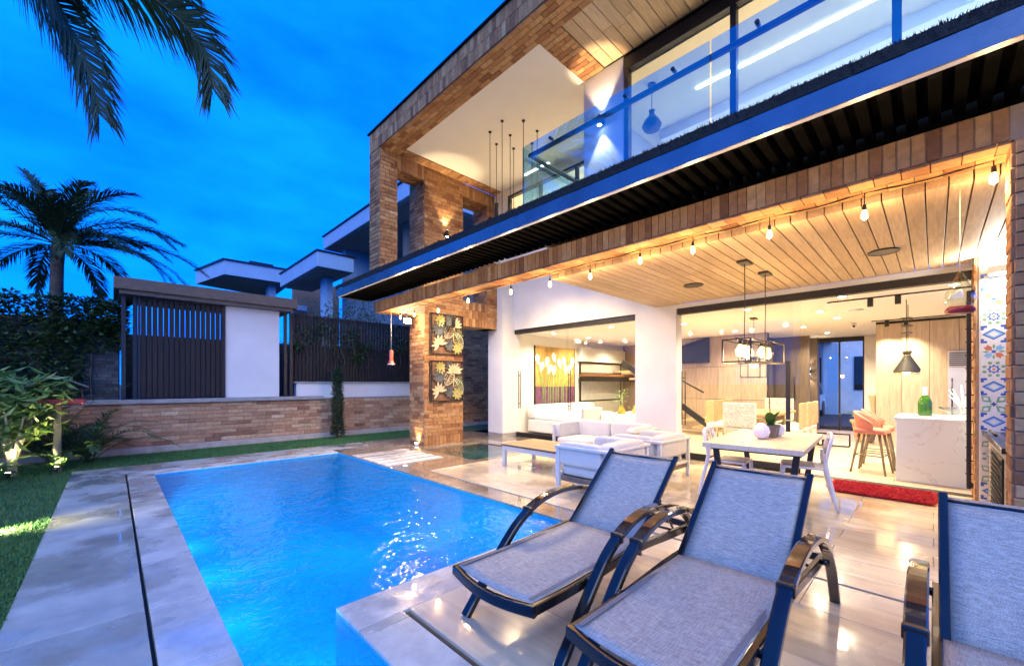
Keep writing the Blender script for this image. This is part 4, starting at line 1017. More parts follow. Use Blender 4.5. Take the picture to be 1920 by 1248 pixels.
# bar stools with salmon shells
SALMON = plain('salmon_leather', (.50, .17, .12), .5, var=.12, vscale=9, bump=.001); TAUPE = plain('taupe_leg', (.20, .16, .11), .4, .3)
def stool(loc, rz, label):
    o = thing('bar_stool', label, 'stool', loc, rz, 'bar stools at the kitchen island')
    vs = []; fs = []; n, k = 14, 7
    for i in range(k + 1):
        f = i / k
        for j in range(n + 1):
            a = -1.9 + 3.8 * j / n; rr_ = .20 + .03 * f
            vs.append((rr_ * math.sin(a) * (.9 if f < .1 else 1), -.0 - rr_ * math.cos(a) * .95, .66 + f * (.30 * max(.12, math.cos(a * .62)))))
    for i in range(k):
        for j in range(n): fs.append((i * (n + 1) + j, i * (n + 1) + j + 1, (i + 1) * (n + 1) + j + 1, (i + 1) * (n + 1) + j))
    sh = MB().add(vs, fs, 0, None, True); ob = sh.obj('shell', SALMON, o); sm = ob.modifiers.new('thick', 'SOLIDIFY'); sm.thickness = .03
    MB().cushion(-.20, .20, -.19, .20, .61, .70, .4, 6).obj('seat', SALMON, o)
    for sx in (-1, 1):
        for sy in (-1, 1): MB().tube([(sx * .12, sy * .12, .62), (sx * .21, sy * .21, 0)], [.02, .014], 8).obj('leg', TAUPE, o)
    MB().tube([(-.17, -.17, .28), (.17, -.17, .28), (.17, .17, .28), (-.17, .17, .28), (-.17, -.17, .28)], .009, 6).obj('footrest', TAUPE, o)
    return o
stool((8.55, .68, 0), PI * 1.0 - 0.15, 'salmon bar stool nearer the terrace at the island'); stool((9.15, .64, 0), PI * 1.0, 'salmon bar stool farther along the island')
# kitchen pendants
GOLD = plain('brass', (.65, .42, .14), .25, 1, var=.08)
def kpend(x, y, z, label):
    o = thing('cone_pendant', label, 'pendant lamp', (x, y, z), group='black cone pendants over the island')
    MB().tube([(0, 0, 2.76 - z), (0, 0, .2)], .006, 6).obj('rod', BLACK, o)
    for zz in (.50, .62, .74): MB().tube([(0, 0, zz), (0, 0, zz + .008)], .07, 14).obj('disc', BLACK, o)
    MB().lathe([(.0, .2), (.05, .2), (.05, .16), (.035, .15), (.035, .12), (.16, -.12), (.16, -.14)], n=22).obj('shade', BLACK, o)
    for zz in (.125, -.15, -.175): MB().tube([(0, 0, zz), (0, 0, zz + .012)], [.04 if zz > 0 else .155, .04 if zz > 0 else .158], 20).obj('brass_ring', GOLD, o)
    MB().lathe([(0, .0), (.03, -.02), (.04, -.06), (0, -.10)], n=12).obj('bulb', BULB, o)
    lamp('POINT', (0, 0, -.16), 14, WARM, o, .06)
kpend(9.3, .31, 1.72, 'nearer black cone pendant with brass rings over the island'); kpend(9.9, .31, 1.76, 'black cone pendant just behind the nearer one')
# ceiling track spots
def track(x0, x1, y, label, spots):
    o = thing('track_light', label, 'track light', (x0, y, 2.74))
    MB().box(0, .03, 0, 0.03, 0, .018).obj('end_cap', BLACK, o)
    MB().box(.0301, x1 - x0, 0, .03, 0, .018, .002).obj('track', BLACK, o)
    for sx in spots:
        h = MB().box(sx - .035, sx + .035, -.02, .05, -.13, -.002, .004).obj('spot_head', BLACK, o)
        lamp('SPOT', (sx, .015, -.15), 90, NEUT, o, .04, spot=1.9, blend=.7)
def tracky(x, y0, y1, label, spots):
    o = thing('track_light', label, 'track light', (x, y0, 2.74))
    MB().box(0, .03, 0, y1 - y0, 0, .018, .002).obj('track', BLACK, o)
    for sy in spots:
        MB().box(-.02, .05, sy - .035, sy + .035, -.13, -.002, .004).obj('spot_head', BLACK, o)
        lamp('SPOT', (.015, sy, -.15), 90, NEUT, o, .04, spot=1.9, blend=.7)
tracky(8.6, -.6, 1.25, 'black track with two spots nearest the opening', (.98, 1.3))
tracky(11.9, -.8, .95, 'black track with two spots along the kitchen wall', (1.2, 1.5))
# recessed downlights
DL = emit('downlight_lens', (1, .9, .72), 25)
def downlight(x, y, z=2.76, e=130, label='round recessed downlight', col=NEUT, sz=.06):
    o = thing('downlight', label, 'downlight', (x, y, z), group='recessed ceiling downlights')
    MB().lathe([(.055, -.001), (.07, -.003), (.07, -.012), (.055, -.012)], n=18).obj('ring', WHITEM, o)
    MB().tube([(0, 0, -.008), (0, 0, -.004)], .054, 16).obj('lens', DL, o)
    lamp('SPOT', (0, 0, -.03), e, col, o, sz, spot=2.6, blend=.6)
dls = [(8.4, 2.4, 'above the glass front'), (9.6, 1.5, 'between dining table and island'), (10.8, 1.4, 'behind the island stools'), (9.4, 4.0, 'by the stair foot'), (11.6, 3.6, 'before the panelled wall'), (12.0, 2.2, 'in the passage'), (13.8, 2.0, 'near the street window'), (13.6, .6, 'over the potted plant'), (9.4, -.6, 'above the island end'),
       (8.6, 7.2, 'in the living room by the pier'), (8.6, 5.4, 'in the living room by the glass'), (10.2, 7.2, 'over the flower painting'), (10.2, 5.4, 'over the living room sofa'), (12.0, 7.0, 'over the floating shelf'), (12.4, 5.9, 'over the glazed screen'), (8.2, 1.0, 'just inside the opening'), (8.3, -.2, 'at the island front')]
for x, y, l in dls: downlight(x, y, e=85 if (y < 1.6 and x < 9.7) or (y > 5 and x < 9) else 130, label='recessed downlight ' + l)
for x, y in ((8.7, 1.4), (10.6, 2.4), (10.0, 4.6), (9.2, 6.3), (11.4, 6.2)):
    pass
# ceiling speaker disc and camera
o = MB().tube([(0, 0, 0), (0, 0, .02)], .11, 20).obj('ceiling_speaker', WHITEM, None, loc=(9.9, 1.0, 2.738), label='flat round speaker in the dining ceiling', cat='speaker')
cc = thing('dome_camera', 'small white security camera at the hall ceiling', 'camera', (12.0, 1.25, 2.755)); MB().box(-.04, .04, -.05, .05, -.03, 0, .005).obj('mount', WHITEM, cc); MB().cushion(-.06, .06, -.06, .06, -.13, -.02, .8, 6, puff=.8).obj('body', WHITEM, cc); MB().tube([(-.05, 0, -.08), (-.075, 0, -.08)], .025, 10).obj('lens', BLACK, cc)
# dining set
OAKD = pieces('honey_oak', [(0, (.46, .29, .14)), (1, (.55, .36, .19))], .45, (1.5, 1.5, 10), 4, .25, .0005)
dt = thing('dining_table', 'long wooden dining table inside', 'table', (10.6, 2.75, 0))
MB().box(-1.0, 1.0, -.48, .48, .71, .76, .006).obj('tabletop', OAKD, dt)
for x in (-.75, .75): MB().box(x - .06, x + .06, -.3, .3, 0, .709, .01).obj('pedestal', OAKD, dt)
m, t, b_ = nmat('marbled_fabric'); v = coords(t, 'Object', (1, 1, 1)); n1 = N(t, 'ShaderNodeTexNoise', Scale=5, Detail=8, Distortion=2.5); t.links.new(v, n1.inputs['Vector'])
r = ramp(t, [(.38, (.72, .70, .66)), (.5, (.45, .43, .40)), (.56, (.75, .73, .70)), (.66, (.30, .29, .28)), (.72, (.7, .68, .65))]); t.links.new(n1.outputs['Fac'], r.inputs[0]); t.links.new(r.outputs[0], b_.inputs['Base Color']); b_.inputs['Roughness'].default_value = .8
MFAB = m
SEATW = plain('cream_fabric', (.72, .66, .56), .85, var=.06, bump=.001)
def dchair(loc, rz, label, back=None, h=1.0, w=.46):
    o = thing('dining_chair', label, 'chair', loc, rz, 'dining chairs inside')
    MB().box(-w / 2, w / 2, -.235, -.19, .50, h, .012).obj('backrest', back or OAKD, o)
    MB().cushion(-w / 2, w / 2, -.22, .24, .40, .50, .3, 5).obj('seat', SEATW, o)
    MB().box(-w / 2 + .01, w / 2 - .01, -.20, -.185, .28, .50, .004).obj('apron', SEATW, o)
    for sx in (-1, 1):
        for sy in (-1, 1): MB().tube([(sx * (w / 2 - .04), sy * .19, .41), (sx * (w / 2 - .03), sy * .2, 0)], [.022, .016], 6).obj('leg', OAKD, o)
    return o
dchair((9.42, 2.78, 0), -PI / 2, 'marbled fabric dining chair at the terrace end of the table', MFAB, 1.0, .62)
dchair((11.85, 2.72, 0), PI / 2, 'marbled fabric dining chair at the far end of the table', MFAB, 1.02, .62)
for i, x in enumerate((9.95, 10.6, 11.2)):
    dchair((x, 3.42, 0), PI, '%s wood-backed dining chair on the stair side' % ['nearest', 'middle', 'farthest'][i])
    dchair((x, 2.05, 0), 0, '%s wood-backed dining chair on the kitchen side' % ['nearest', 'middle', 'farthest'][i])
# box lantern pendants
def lantern(x, y, ztop, zc, label, rz=0, sx=.30, sy=.15, sz=.13):
    o = thing('lantern_pendant', label, 'pendant lamp', (x, y, zc), rz, 'black box-frame lanterns')
    MB().box(-.11, .11, -.06, .06, ztop - zc - .03, ztop - zc, .004).obj('canopy', BLACK, o)
    MB().tube([(0, 0, ztop - zc - .03), (.01, 0, (ztop - zc) * .5), (-.005, 0, sz + .12), (0, 0, sz + .02)], .005, 6).obj('cord', BLACK, o)
    f = MB()
    for a in (-1, 1):
        for b in (-1, 1):
            f.box(-sx, sx, a * sy - .008, a * sy + .008, b * sz - .008, b * sz + .008)
            f.box(a * sx - .008, a * sx + .008, -sy, sy, b * sz - .008, b * sz + .008)
            f.box(a * sx - .008, a * sx + .008, b * sy - .008, b * sy + .008, -sz, sz)
    f.box(-sx, sx, -.012, .012, sz - .005, sz + .02)
    f.obj('frame', BLACK, o)
    for k in range(3):
        xx = (k - 1) * sx * .55
        MB().tube([(xx, 0, sz), (xx, 0, sz - .06)], .018, 8).obj('socket', BLACK, o)
        MB().lathe([(.0, .03), (.018, .02), (.055, -.05), (.05, -.10), (0, -.14)], (xx, 0, sz - .07), 12).obj('bulb', AMBER, o)
    lamp('POINT', (0, 0, -.03), 30, (1, .62, .26), o, .09)
    return o
lantern(5.5, 1.6, 2.872, 1.78, 'nearer black box lantern hanging over the terrace table', .0)
lantern(6.25, 1.57, 2.872, 1.80, 'farther black box lantern hanging over the terrace table', .0)
lantern(9.6, 2.62, 2.76, 1.72, 'black box lantern over the indoor dining table', .1, .36, .17, .20)
# stairs: floating treads with a dark rail
stc = thing('staircase', 'floating wooden stair with dark handrail behind the glass', 'staircase', (11.4, 5.0, 0))
for i in range(9):
    MB().box(-.45, .45, -.14 + 0, .14, 0, .06, .005).obj('tread', OAKD, stc, loc=(.35, -.55 + i * .27, .17 + i * .19))
MB().tube([(-.12, -.9, .25), (-.12, 1.7, 2.05)], 1, rect=(.05, .16)).obj('stringer', BLACK, stc)
MB().tube([(-.16, -.75, 1.15), (-.16, .35, 1.75)], .022, 8).obj('handrail', BLACK, stc)
sf_ = hp('stair_soffit', MB().prism([(0, 0), (1.5, 0), (1.5, .35), (0, .75)], 1.0, Matrix.Translation((12.5, 4.6, 2.0)) @ Matrix.Rotation(PI / 2, 4, 'Z') @ Matrix.Rotation(PI / 2, 4, 'X')), DARK)
# living room
pic = thing('flower_painting', 'large painting of white calla lilies on purple and gold', 'painting', (9.6, 7.985, 1.55))
MB().box(-.92, .92, -.03, .01, -.92, .92, .004).obj('canvas', plain('gold_ground', (.5, .30, .08), .7, var=.5, vscale=3), pic)
MB().box(-.91, .91, -.034, -.031, -.91, -.25).obj('purple_field', plain('purple_field', (.14, .05, .11), .8, var=.6, vscale=14), pic)
rr = random.Random(12); GREENST = plain('lily_stem', (.25, .42, .10), .6); LILY = plain('lily_white', (.85, .80, .70), .6)
stm = MB(); lil = MB()
for k in range(11):
    x0 = -.6 + k * .12 + rr.uniform(-.03, .03); x1 = x0 * 1.35 + rr.uniform(-.1, .1); z1 = rr.uniform(.05, .55)
    stm.tube([(x0, -.037, -.88), (x0, -.037, -.3), (x1, -.037, z1)], .014, 5)
    lil.prism([(-.02, 0), (.03, 0), (.12, .2), (.05, .32), (-.06, .27), (-.09, .16)], .006, Matrix.Translation((x1, -.036, z1)) @ Matrix.Rotation(rr.uniform(-.5, .5), 4, 'Y') @ Matrix.Rotation(PI / 2, 4, 'X'))
stm.obj('stems', GREENST, pic); lil.obj('lilies', LILY, pic)
for x in (-.935, .921): MB().box(x, x + .014, -.04, .012, -.935, .935).obj('frame', BLACK, pic)
SOFAW = plain('white_upholstery', (.76, .75, .72), .85, var=.05, bump=.0015); SOFAG = plain('grey_upholstery', (.55, .55, .53), .85, var=.05, bump=.0015)
ls = thing('living_sofa', 'long white sofa under the flower painting', 'sofa', (9.8, 7.4, 0))
MB().box(-1.5, 1.5, -.45, .5, .06, .40, .03).obj('base', SOFAW, ls); MB().cushion(-1.5, 1.5, .28, .55, .38, .80, .3, 6).obj('backrest', SOFAW, ls)
for x in (-1.48, -.5, .49): MB().cushion(x, x + .98, -.45, .3, .38, .52, .3, 6).obj('seat_cushion', SOFAW, ls)
s2 = thing('lounge_chair', 'grey-backed white armchair just inside the living room glass', 'armchair', (8.62, 6.55, 0))
MB().box(-.40, .40, -.62, -.52, .06, .78, .02).obj('backrest', SOFAG, s2); MB().box(-.40, .40, -.52, .35, .08, .40, .02).obj('base', SOFAW, s2); MB().cushion(-.40, .40, -.5, .35, .38, .50, .3, 6).obj('seat_cushion', SOFAW, s2); MB().cushion(.16, .42, -.5, -.1, .48, .76, .5, 6).obj('throw_cushion', SEATW, s2)
for x in (-.34, .34):
    for y in (-.5, .3): MB().cyl((x, y, 0), (x, y, .08), .02).obj('foot', DARK, s2)
scn = thing('glazed_screen', 'frosted glass screen in black frames below a white band', 'screen', (12.0, 7.93, 0))
FROST = plain('frosted_glass', (.55, .56, .48), .25, var=.1, spec=.7)
for z0, z1 in ((.02, .80), (.84, 1.5), (1.75, 2.05)): MB().box(-1.2, 1.2, -.01, .03, z0, z1).obj('pane', FROST, scn)
for z in (.80, 1.5, 2.05): MB().box(-1.22, 1.22, -.02, .03, z + .001, z + .038, .003).obj('frame_rail', BLACK, scn)
for x in (-1.22, 1.2): MB().box(x, x + .03, -.025, .03, 0, 2.08, .003).obj('frame_stile', BLACK, scn)
MB().box(-1.3, 1.35, -.12, .05, 2.10, 2.55, .004).obj('white_band', WHITE, scn)
shf = thing('floating_shelf', 'thick floating wood and black shelf across the screen', 'shelf', (12.0, 7.65, 1.46))
MB().box(-1.3, 1.3, -.22, .25, 0, .15, .003).obj('black_body', BLACK, shf); MB().box(-1.32, 1.3, -.23, .26, .151, .23, .004).obj('wood_top', plain('walnut', (.22, .10, .045), .4, var=.3, vscale=8), shf)
MB().box(.6, 1.3, -.6, .2, .30, .36, .004).obj('upper_tread', OAKD, shf)
sl_ = thing('star_lamp', 'white paper star lamp hanging by the white pillar', 'lamp', (11.4, 5.55, 1.45))
stv = MB()
for k in range(14):
    d = Vector((rr.gauss(0, 1), rr.gauss(0, 1), rr.gauss(0, 1))).normalized(); q = d.orthogonal().normalized(); q2 = d.cross(q)
    stv.add([d * .26, q * .08, (q * -.5 + q2 * .87) * .08, (q * -.5 - q2 * .87) * .08], [(0, 1, 2), (0, 2, 3), (0, 3, 1)])
stv.cushion(-.12, .12, -.12, .12, -.12, .12, .9, 5, puff=.9).obj('star', WHITEM, sl_); MB().cyl((0, 0, .1), (0, 0, 1.3), .004).obj('cord', BLACK, sl_)
ld = thing('ladder', 'white decorative ladder leaning by the pillar', 'ladder', (11.0, 5.2, 0))
for y in (0, .35): MB().tube([(0, y, 0), (1.0, y + .3, 1.5)], 1, rect=(.05, .03)).obj('rail', WHITEM, ld)
for k in range(5): MB().cyl((.15 + k * .18, .05 + k * .054, .22 + k * .27), (.15 + k * .18, .40 + k * .054, .22 + k * .27), .014).obj('rung', WHITEM, ld)
vt = thing('side_table', 'white block side table with vases in the living room', 'side table', (9.6, 5.6, 0)); MB().box(-.7, .7, -.3, .3, 0, .62, .01).obj('block', WHITEM, vt)
va = thing('amber_vase', 'amber glass vase with a yellow sprig on the white block', 'vase', (9.3, 5.55, .62))
MB().lathe([(0, 0), (.09, 0), (.11, .06), (.07, .14), (.05, .18), (.06, .2)], n=16).obj('body', plain('amber_glass', (.55, .30, .03), .15, var=.2), va)
lc = leafcloud(60, lambda r: Vector((r.gauss(0, .1), r.gauss(0, .1), .42 + r.gauss(0, .12))), .08, rr, .4); lc.obj('sprig', BUSH, va); MB().tube([(0, 0, .1), (.03, 0, .5)], .006, 5).obj('stem', GREENST, va)
va2 = MB().lathe([(0, 0), (.08, 0), (.10, .05), (.06, .12), (.035, .14), (.06, .19), (.04, .2)], n=16).obj('yellow_jug', plain('yellow_glaze', (.62, .5, .1), .3), None, loc=(9.75, 5.4, .62), label='small yellow jug on the white block', cat='jug')
# potted plant and vase by the street window, stabiliser rig on the floor
pot = thing('potted_palm', 'stone urn with a small palm by the hall wall', 'potted plant', (12.9, 1.15, 0))
MB().lathe([(0, 0), (.15, 0), (.18, .05), (.24, .42), (.28, .48), (.28, .52), (.24, .52), (.22, .46), (0, .46)], n=20).obj('pot', plain('sand_stone', (.50, .36, .22), .7, var=.2, bump=.003), pot)
pm_ = MB()
for k in range(9): frond(pm_, arc((0, 0, .48), k * .7, .9, .55, 1.3), 14, .16, rr, .4, .012, .006)
pm_.obj('fronds', FERN, pot)
tv = MB().lathe([(0, 0), (.07, 0), (.05, .1), (.06, .35), (.10, .62), (.13, .68), (.10, .68), (0, .4)], n=16).obj('tall_vase', plain('cream_ceramic', (.70, .55, .34), .4), None, loc=(13.1, 1.0, .45), label='tall cream trumpet vase standing behind the small palm', cat='vase')
rig = thing('camera_stabiliser', 'black camera stabiliser rig standing on the hall floor', 'camera rig', (11.2, 1.55, 0))
for p in ([(-.3, 0, .30), (-.3, 0, .02), (-.35, 0, 0.01)], [(.1, .25, .30), (.1, .25, .02)], [(-.3, 0, .29), (.1, .0, .29), (.1, .25, .29)], [(-.1, 0, .29), (-.1, .1, .12), (.05, .12, .10)], [(.1, -.3, .05), (.1, -.3, .30), (.1, 0, .30)], [(.1, -.3, .04), (.1, .25, .03)]):
    MB().tube(p, 1, rect=(.035, .035)).obj('arm', BLACK, rig)
MB().box(-.08, .10, .02, .16, .06, .17, .01).obj('camera_body', BLACK, rig); MB().cyl((-.08, .09, .11), (-.15, .09, .11), .04).obj('lens', BLACK, rig)
# ------------------------------------------------------------------ hall with rod pendants, bedroom upstairs
HR = [(5.25, 6.0), (5.61, 6.21), (5.19, 5.59), (5.97, 6.08), (5.47, 5.31), (6.11, 5.69), (5.88, 5.34), (5.6, 5.8)]
HL = [4.3, 4.75, 4.22, 4.2, 4.1, 4.2, 4.1, 4.2]
for i, ((x, y), z) in enumerate(zip(HR, HL)):
    o = thing('rod_pendant', 'slim black tube pendant, %s of eight on thin rods in the tall hall' % ['first', 'second', 'third', 'fourth', 'fifth', 'sixth', 'seventh', 'eighth'][i], 'pendant lamp', (x, y, z), group='tube pendants of the double-height hall')
    MB().tube([(0, 0, .3), (0, 0, 6.268 - z)], .006, 6).obj('rod', BLACK, o)
    MB().tube([(0, 0, 0), (0, 0, .3)], .045, 12).obj('tube', BLACK, o)
    MB().tube([(0, 0, 6.25 - z), (0, 0, 6.267 - z)], .03, 10).obj('ceiling_cup', BLACK, o)
    MB().tube([(0, 0, -.004), (0, 0, -.001)], .04, 10).obj('lens', DL, o)
    lamp('SPOT', (0, 0, -.02), 70, WARM, o, .04, spot=2.4)
# rooms behind the upper windows
room = hp('upper_hall_room', MB().box(7.31, 9.6, 3.94, 7.9, 4.40, 4.5).box(9.5, 9.6, 3.94, 7.9, 4.501, 6.25).box(7.31, 9.5, 7.8, 7.9, 4.501, 6.249).box(7.31, 9.49, 3.95, 4.05, 4.501, 6.248), CREAM)
hp('upper_room_ceiling', MB().box(7.31, 9.49, 4.051, 7.79, 6.15, 6.247), CREAM)
for y, l in ((5.0, 'nearer'), (6.6, 'farther')): downlight(8.3, y, 6.15, 300, l + ' recessed downlight behind the hall clerestory window')
bed = hp('bedroom_shell', MB().box(5.66, 9.5, -3, 3.84, 3.421, 3.5).box(9.3, 9.5, -3, 3.84, 3.501, 6.25), CREAM)
hp('bedroom_ceiling', MB().box(5.57, 9.29, -3, 3.84, 6.03, 6.24), plain('bedroom_paint', (.72, .66, .48), .8, var=.02))
hp('ceiling_drop', MB().box(7.2, 9.29, -3, 3.5, 5.85, 6.029), CEIL)
strip = MB().box(6.55, 6.60, -2.5, 2.6, 6.015, 6.029).obj('led_strip', emit('led_glow', (1, .93, .8), 18), None, label='straight bright LED line in the upstairs ceiling', cat='light strip')
for y, l in ((1.8, 'nearest the white wall'), (0, 'in the middle'), (-1.6, 'beyond the last mullion')): downlight(7.8, y, 5.85, 260, 'recessed downlight upstairs behind the balcony glass, ' + l)
bp = thing('teardrop_pendant', 'dark teardrop pendant behind the balcony window', 'pendant lamp', (6.0, 3.05, 5.32))
MB().lathe([(0, .0), (.12, .01), (.15, .07), (.11, .15), (.05, .22), (.035, .28), (.05, .30), (0, .31)], n=20).obj('shade', DARK, bp); MB().cyl((0, 0, .3), (0, 0, .70), .005).obj('cord', BLACK, bp); MB().tube([(0, 0, .69), (0, 0, .709)], .06, 14).obj('canopy', DARK, bp)
cw = thing('wardrobe', 'pale tall wardrobe upstairs behind the glass', 'wardrobe', (8.9, .6, 3.5)); MB().box(-.3, .3, -1.2, 1.2, 0, 2.2, .01).obj('body', WHITEM, cw)
for y in (-.6, 0, .6): MB().box(-.312, -.301, y - .29, y + .29, .05, 2.15, .003).obj('door', WHITEM, cw)
# ------------------------------------------------------------------ sun loungers
m, t, b_ = nmat('sling_mesh')
v = coords(t, 'Object', (1, 1, 1))
def weave(t, v):
    n1 = N(t, 'ShaderNodeTexNoise', Scale=1, Detail=3); mp1 = N(t, 'ShaderNodeMapping'); mp1.inputs['Scale'].default_value = (24, 240, 240); t.links.new(v, mp1.inputs[0]); t.links.new(mp1.outputs[0], n1.inputs['Vector'])
    n2 = N(t, 'ShaderNodeTexNoise', Scale=1, Detail=3); mp2 = N(t, 'ShaderNodeMapping'); mp2.inputs['Scale'].default_value = (240, 24, 24); t.links.new(v, mp2.inputs[0]); t.links.new(mp2.outputs[0], n2.inputs['Vector'])
    a = N(t, 'ShaderNodeMath'); a.operation = 'ADD'; t.links.new(n1.outputs['Fac'], a.inputs[0]); t.links.new(n2.outputs['Fac'], a.inputs[1])
    h = N(t, 'ShaderNodeMath'); h.operation = 'MULTIPLY'; h.inputs[1].default_value = .5; t.links.new(a.outputs[0], h.inputs[0]); return h.outputs[0]
wv = weave(t, v); r = ramp(t, [(.34, (.20, .188, .165)), (.5, (.345, .325, .285)), (.66, (.50, .475, .42))]); t.links.new(wv, r.inputs[0]); t.links.new(r.outputs[0], b_.inputs['Base Color']); b_.inputs['Roughness'].default_value = .55
addbump(t, b_, wv, .0015, .6)
SLING = m
LBLK = plain('lounger_black', (.008, .0075, .008), .22, 0, var=.3, coat=.25)
LBRN = plain('lounger_armrest', (.045, .026, .017), .12, 0, var=.35, vscale=20, coat=1)
def catm(P, n=6):
    P = [Vector(p) for p in P]; P = [P[0] * 2 - P[1]] + P + [P[-1] * 2 - P[-2]]; o = []
    for i in range(1, len(P) - 2):
        for k in range(n):
            s = k / n; a, b, c, d = P[i - 1:i + 3]
            o.append(.5 * ((2 * b) + (c - a) * s + (2 * a - 5 * b + 4 * c - d) * s * s + (3 * b - a - 3 * c + d) * s ** 3))
    o.append(P[-2]); return o
plain_hem = plain('sling_hem', (.16, .16, .165), .6, var=.15)
def lounger():
    """foot end at x=0, runs along +x, y across; local"""
    o = thing('sun_lounger', '', 'sun lounger', (0, 0, 0), 0, 'sun loungers on the deck')
    Wd = .295                                     # half width
    zf = .33
    for s in (-1, 1):
        MB().tube(catm([(0, s * Wd, zf), (.25, s * Wd, zf - .005), (.5, s * Wd, zf + .0), (1.0, s * Wd, zf + .02), (1.4, s * Wd, zf - .01), (1.82, s * Wd, zf - .04)], 4), 1, rect=(.032, .055), up=(0, 0, 1)).obj('side_rail', LBLK, o)
    MB().tube(catm([(-.005, -Wd - .016, zf), (-.035, -Wd * .5, zf - .012), (-.045, 0, zf - .017), (-.035, Wd * .5, zf - .012), (-.005, Wd + .016, zf)], 5), 1, rect=(.035, .055), up=(0, 0, 1)).obj('foot_bar', LBLK, o)
    MB().tube([(1.82, -Wd - .016, zf - .04), (1.82, Wd + .016, zf - .04)], 1, rect=(.04, .05), up=(0, 0, 1)).obj('head_bar', LBLK, o)
    MB().tube([(1.02, -Wd, zf - .03), (1.02, Wd, zf - .03)], .014, 8).obj('cross_bar', LBLK, o)
    for s in (-1, 1):                            # sweeping leg and arm in one bow
        y = s * (Wd + .055)
        lo = catm([(.10, y, 0), (.30, y, .22), (.50, y, .42), (.64, y, .515)], 5)
        MB().tube(lo, [1.0] * len(lo), rect=(.042, .058), up=(0, 1, 0)).obj('leg', LBLK, o)
        up_ = catm([(.63, y, .517), (.80, y, .575), (1.02, y, .598), (1.28, y, .57), (1.45, y, .512)], 5)
        MB().tube(up_, 1, rect=(.036, .066), up=(0, 1, 0)).obj('armrest', LBRN, o)
        MB().box(.625, .66, y - .036, y + .036, .49, .545, .006).obj('arm_bracket', LBLK, o)
        hi = catm([(1.43, y, .52), (1.62, y, .40), (1.78, y, .22), (1.90, y, 0)], 5)
        MB().tube(hi, 1, rect=(.036, .056), up=(0, 1, 0)).obj('leg', LBRN, o)
        for xb, zb in ((.415, .335), (1.69, .31)): MB().tube([(xb, s * (Wd + .01), zb), (xb, y, zb)], .022, 10).obj('pivot', LBLK, o)
    # seat sling: shallow sag between the rails
    vs = []; fs = []; nx, ny = 14, 8
    for i in range(nx + 1):
        for j in range(ny + 1):
            x = .0 + 1.03 * i / nx; f = -1 + 2 * j / ny; vs.append((x - .03 * (1 - f * f) * (1 - i / nx), f * (Wd - .012), zf + .030 - .018 * (1 - f * f) * math.sin(PI * min(1, i / nx * 1.1 + .05)) + .012 * (x / 1.03)))
    for i in range(nx):
        for j in range(ny): fs.append((i * (ny + 1) + j, (i + 1) * (ny + 1) + j, (i + 1) * (ny + 1) + j + 1, i * (ny + 1) + j + 1))
    ob = MB().add(vs, fs, 0, None, True).obj('seat_sling', SLING, o); sm = ob.modifiers.new('t', 'SOLIDIFY'); sm.thickness = .004
    for s in (-1, 1): MB().box(.01, 1.0, s * (Wd - .03) - .012, s * (Wd - .03) + .012, zf + .034, zf + .037, .001).obj('hem', plain_hem, o)
    # backrest
    a, L = .705, .72; ux, uz = math.cos(a), math.sin(a); bx, bz = 1.03, zf + .04
    bk_ = MB()
    vs = []; fs = []
    for i in range(9):
        for j in range(ny + 1):
            q = L * i / 8; f = -1 + 2 * j / ny; sag = .014 * (1 - f * f) * math.sin(PI * i / 8)
            vs.append((bx + ux * q + uz * sag, f * (Wd - .035), bz + uz * q - ux * sag))
    for i in range(8):
        for j in range(ny): fs.append((i * (ny + 1) + j, (i + 1) * (ny + 1) + j, (i + 1) * (ny + 1) + j + 1, i * (ny + 1) + j + 1))
    ob = bk_.add(vs, fs, 0, None, True).obj('back_sling', SLING, o); sm = ob.modifiers.new('t', 'SOLIDIFY'); sm.thickness = .004
    for s in (-1, 1):
        y = s * (Wd - .022); MB().tube([(bx - .02, y, bz - .02), (bx + ux * (L + .015), y, bz + uz * (L + .015))], 1, rect=(.026, .034), up=(0, 1, 0)).obj('back_rail', LBLK, o)
        MB().tube([(bx + ux * .42, s * (Wd - .06), bz + uz * .42 - .02), (1.62, s * (Wd - .06), .30)], .009, 8).obj('back_strut', LBLK, o)
    MB().tube([(bx + ux * L * .98, -Wd + .03, bz + uz * L * .98 - .012), (bx + ux * L * .98, Wd - .03, bz + uz * L * .98 - .012)], .013, 8).obj('top_bar', LBLK, o)
    MB().tube([(1.60, -Wd, .295), (1.60, Wd, .295)], .010, 8).obj('strut_bar', LBLK, o)
    return o
L1 = lounger(); L1.location = (1.42, 1.61, .002); L1['label'] = 'grey mesh sun lounger nearest the blue pool'
dup(L1, (1.42, .79, .002), 0, 'grey mesh sun lounger in the middle of the three')
dup(L1, (1.38, -.305, .002), 0, 'grey mesh sun lounger cut off by the right picture edge')

